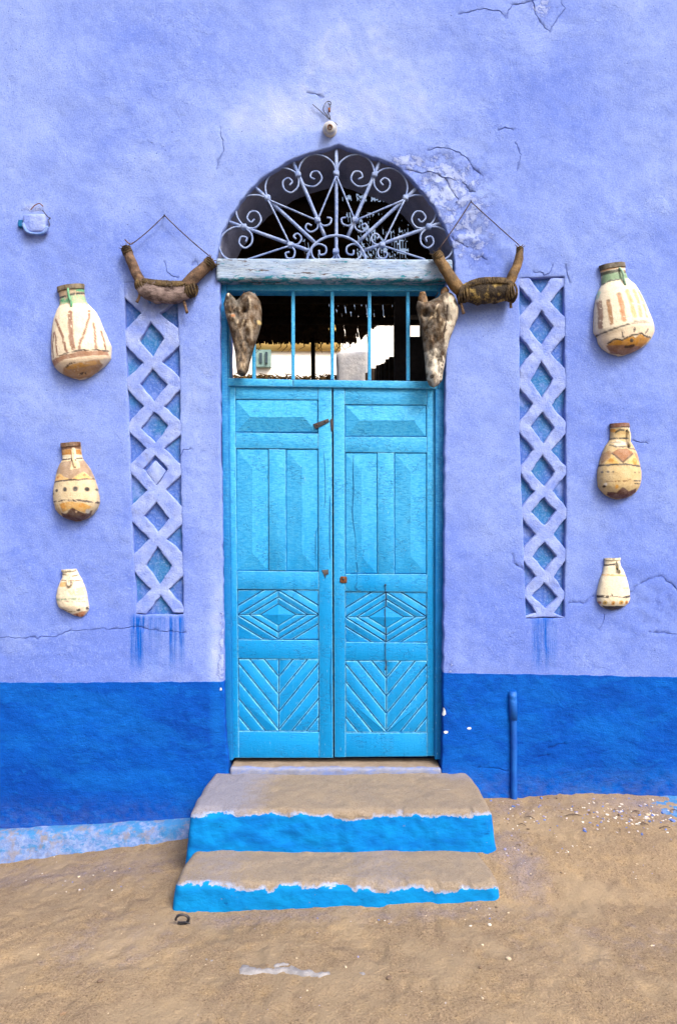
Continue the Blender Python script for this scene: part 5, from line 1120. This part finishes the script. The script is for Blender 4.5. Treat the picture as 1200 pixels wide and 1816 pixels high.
mb = MB()
def reed(x, y0, y1, w, dz, dx=0.0):
    v = []
    for yy, xx in ((y0, x), (y1, x + dx)):
        for a, b in ((-w/2, 0), (w/2, 0), (w/2, .012), (-w/2, .012)): v.append((xx + a, yy, rz(yy) + dz + b))
    mb.add(v, [[0,1,2,3],[4,7,6,5],[0,4,5,1],[1,5,6,2],[2,6,7,3],[3,7,4,0]])
yend = lambda x: 2.56 - 0.34 * float(sm(.12, .42, x))
for layer in range(3):
    x = -2.3
    while x < 2.3:
        w = random.uniform(.009, .016); y = 0.38; x += .0102
        while y < yend(x) - .04:
            L_ = random.uniform(.12, .3)
            if max(zone(x, y), zone(x, y + L_), zone(x, y + L_ / 2)) > 0:    # thin places: the layers gape at the same spots
                L_ = .05; o = zone(x, y + L_ / 2); cx = x - .12 * (y - 1.2)
                cell = _h(np.array([int(math.floor(cx / .020))]), np.array([int((y + L_/2) / .17 + 7 * math.sin(math.floor(cx / .020) * 3.7))]), np.array([0]), 5)[0] * .5 + .5
                fr = cx / .020 - math.floor(cx / .020)
                if cell > o or (fr < .3 and layer == 0): reed(x, y, y + L_ + .006, w * 1.2, .014 * layer, .006)
            else: reed(x + random.uniform(-.003, .003), y, min(y + L_ + .02, yend(x) + random.uniform(-.012, .012)), w * 1.25, .014 * layer + random.uniform(0, .004), random.uniform(-.02, .02))
            y += L_
obj('reeds', mb.v, mb.f, M_REED, roof, False)['kind'] = 'stuff'
mb = MB()
for k in range(36):                             # loose slanted stems over the thin places
    px, py = random.uniform(612, 722), random.uniform(350, 466); x, y = ray_roof(px, py); L_ = random.uniform(.10, .22)
    v, f = tube([(x - L_ * .35, y - L_ * .5, rz(y - L_*.5) - .01), (x, y, rz(y) - .008), (x + L_ * .35, y + L_ * .5, rz(y + L_*.5) - .01)], random.uniform(.003, .007), 5); mb.add(v, f)
obj('loose_stems', mb.v, mb.f, M_REED, roof, False)['kind'] = 'stuff'
for y in (0.55, 0.98, 1.62, 1.9, 2.16):
    v, f = tube([(xx, y + .02 * math.sin(xx * 2), rz(y) - .05) for xx in np.linspace(-2.3, 2.3, 20)], .035, 10, .15, int(y * 9)); obj('rafter', v, f, M_POLE, roof)
mb = MB()
for k in range(60):
    x = random.uniform(-1.5, 1.6); e_ = yend(x) - 2.56; v, f = tube([(x, 2.5 + e_, rz(2.5 + e_)), (x + random.uniform(-.03, .03), 2.58 + e_, rz(2.58 + e_) - .01), (x + random.uniform(-.06, .06), 2.62 + e_, rz(2.6 + e_) - random.uniform(.02, .06))], [.005, .004, .002], 4); mb.add(v, f)
obj('fringe', mb.v, mb.f, M_STRAW, roof, False)['kind'] = 'stuff'
px_, _, pz_ = P(555, 610, 2.45)
v, f = tube([(px_, 2.45, 0.0), (px_ + .01, 2.45, 1.6), (px_, 2.45, rz(2.45) - .02)], .019, 10, .1, 3); props(obj('roof_post', v, f, M_POLE), 'dark thin post holding the thatch edge behind the transom', 'post')
# far court wall with a window
fw = wallbox('courtyard_wall', -7, 7, 8.0, 8.4, -.1, 5.25, M_WHITE, 'bright white courtyard wall seen through the transom bars', 'wall', .5)
v, f = rbox(-1.5, .05, 7.93, 8.2, 4.62, 5.2, .03, .2); obj('parapet', v, f, M_YELLOW, fw)
wx0, _, wz1 = P(454, 620, 7.9); wx1, _, wz0 = P(480, 650, 7.9)
win = empty('courtyard_window', (wx0, 7.95, wz0), 'pale green shuttered window in the white courtyard wall', 'window')
v, f = box(wx0, wx1, 7.9, 7.99, wz0, wz1); obj('frame', v, f, M_SHUT, win, False)
v, f = box(wx0 + .06, (wx0 + wx1) / 2 - .02, 7.88, 7.91, wz0 + .06, wz1 - .06); obj('pane', v, f, M_GLASS, win, False)
v, f = box((wx0 + wx1) / 2 + .04, wx1 - .05, 7.86, 7.91, wz0 + .05, wz1 - .05); obj('shutter', v, f, M_GLASS, win, False)
# straw-topped shed wall
zt = P(0, 655, 3.2)[2]
sh = wallbox('shed_wall', -3.2, .35, 3.2, 3.5, -.1, zt - .10, M_GREYBLUE, 'grey blue shed wall topped with straw behind the transom', 'wall')
mb = MB()
for k in range(420):
    x = random.uniform(-2.2, .33); zz = zt - .10 + random.uniform(-.02, .035); g = random.uniform(-1, 1) * .7
    v, f = tube([(x, 3.45, zz), (x + g * .2, 3.2, zz + random.uniform(-.01, .02)), (x + g * .3, 3.08, zz + random.uniform(-.06, .01))], [.008, .007, .003], 4); mb.add(v, f)
obj('straw', mb.v, mb.f, M_STRAW, sh, False)['kind'] = 'stuff'
xa_, xb_ = P(597, 0, 2.85)[0], P(653, 0, 2.85)[0]; ztp = P(0, 624, 2.85)[2]
V_, F_ = rbox(xa_, xb_, 2.85, 3.14, -.1, ztp, .035, .03); V_[:, 2] += (V_[:, 2] > ztp - .2) * (V_[:, 0] - xa_) * .10
V_ = V_ + .012 * np.stack([fbm(V_, 6, 3, 1), fbm(V_, 6, 3, 2), fbm(V_, 9, 2, 3)], 1)
M_PIER = simple('grey_white_plaster', C(196, 200, 214), C(232, 232, 236), 6, 0.95, 40, 0.006, 0.1)
props(obj('plaster_pier', V_, F_, M_PIER), 'rough grey white plaster pier behind the middle of the transom', 'pier')
fe = empty('stake_fence', (P(700,0,1.6)[0], 1.6, 0), 'dark stake fence slanting back beside the white pier', 'fence')
for k in range(16):
    t = k / 15; y = 1.62 + 1.45 * t; px = 706 - 66 * t; py = 628 + 42 * t + random.uniform(-3, 3); x, _, z = P(px, py, y)
    v, f = tube([(x, y, 0), (x + random.uniform(-.01, .01), y, z * .6), (x + random.uniform(-.015, .015), y, z)], [.03, .028, .02], 8, .15, k); obj('stake', v, f, M_POLE, fe)
v, f = tube([(P(706,0,1.62)[0] + .03, 1.62, 2.3), (P(640,0,3.07)[0] + .03, 3.07, 2.5)], .02, 8, .1, 2); obj('rail', v, f, M_POLE, fe)
x0 = P(700, 0, 1.5)[0]; mb = MB(); xa, _, za = P(727, 597, 1.5); xb, _, zb = P(747, 558, 1.5)
for bxs in ((x0, xa, 0, 3.55), (xa, xb, 0, za), (xa, xb, zb, 3.55), (xb, 2.3, 0, 3.55)): mb.add(*box(bxs[0], bxs[1], 1.5, 1.62, bxs[2], bxs[3]))
props(mb.build('partition_wall', M_MUD), 'dark mud partition wall with a small hole right of the transom', 'wall')
wallbox('light_block_wall', -2.45, -2.32, .42, 2.6, -.1, 4.1, M_MUD, 'unseen mud side wall added to block light under the thatch, left', 'wall')  # both walls added out of view to keep side light off the thatch underside
wallbox('light_block_wall', 2.32, 2.45, .42, 2.6, -.1, 4.1, M_MUD, 'unseen mud side wall added to block light under the thatch, right', 'wall')
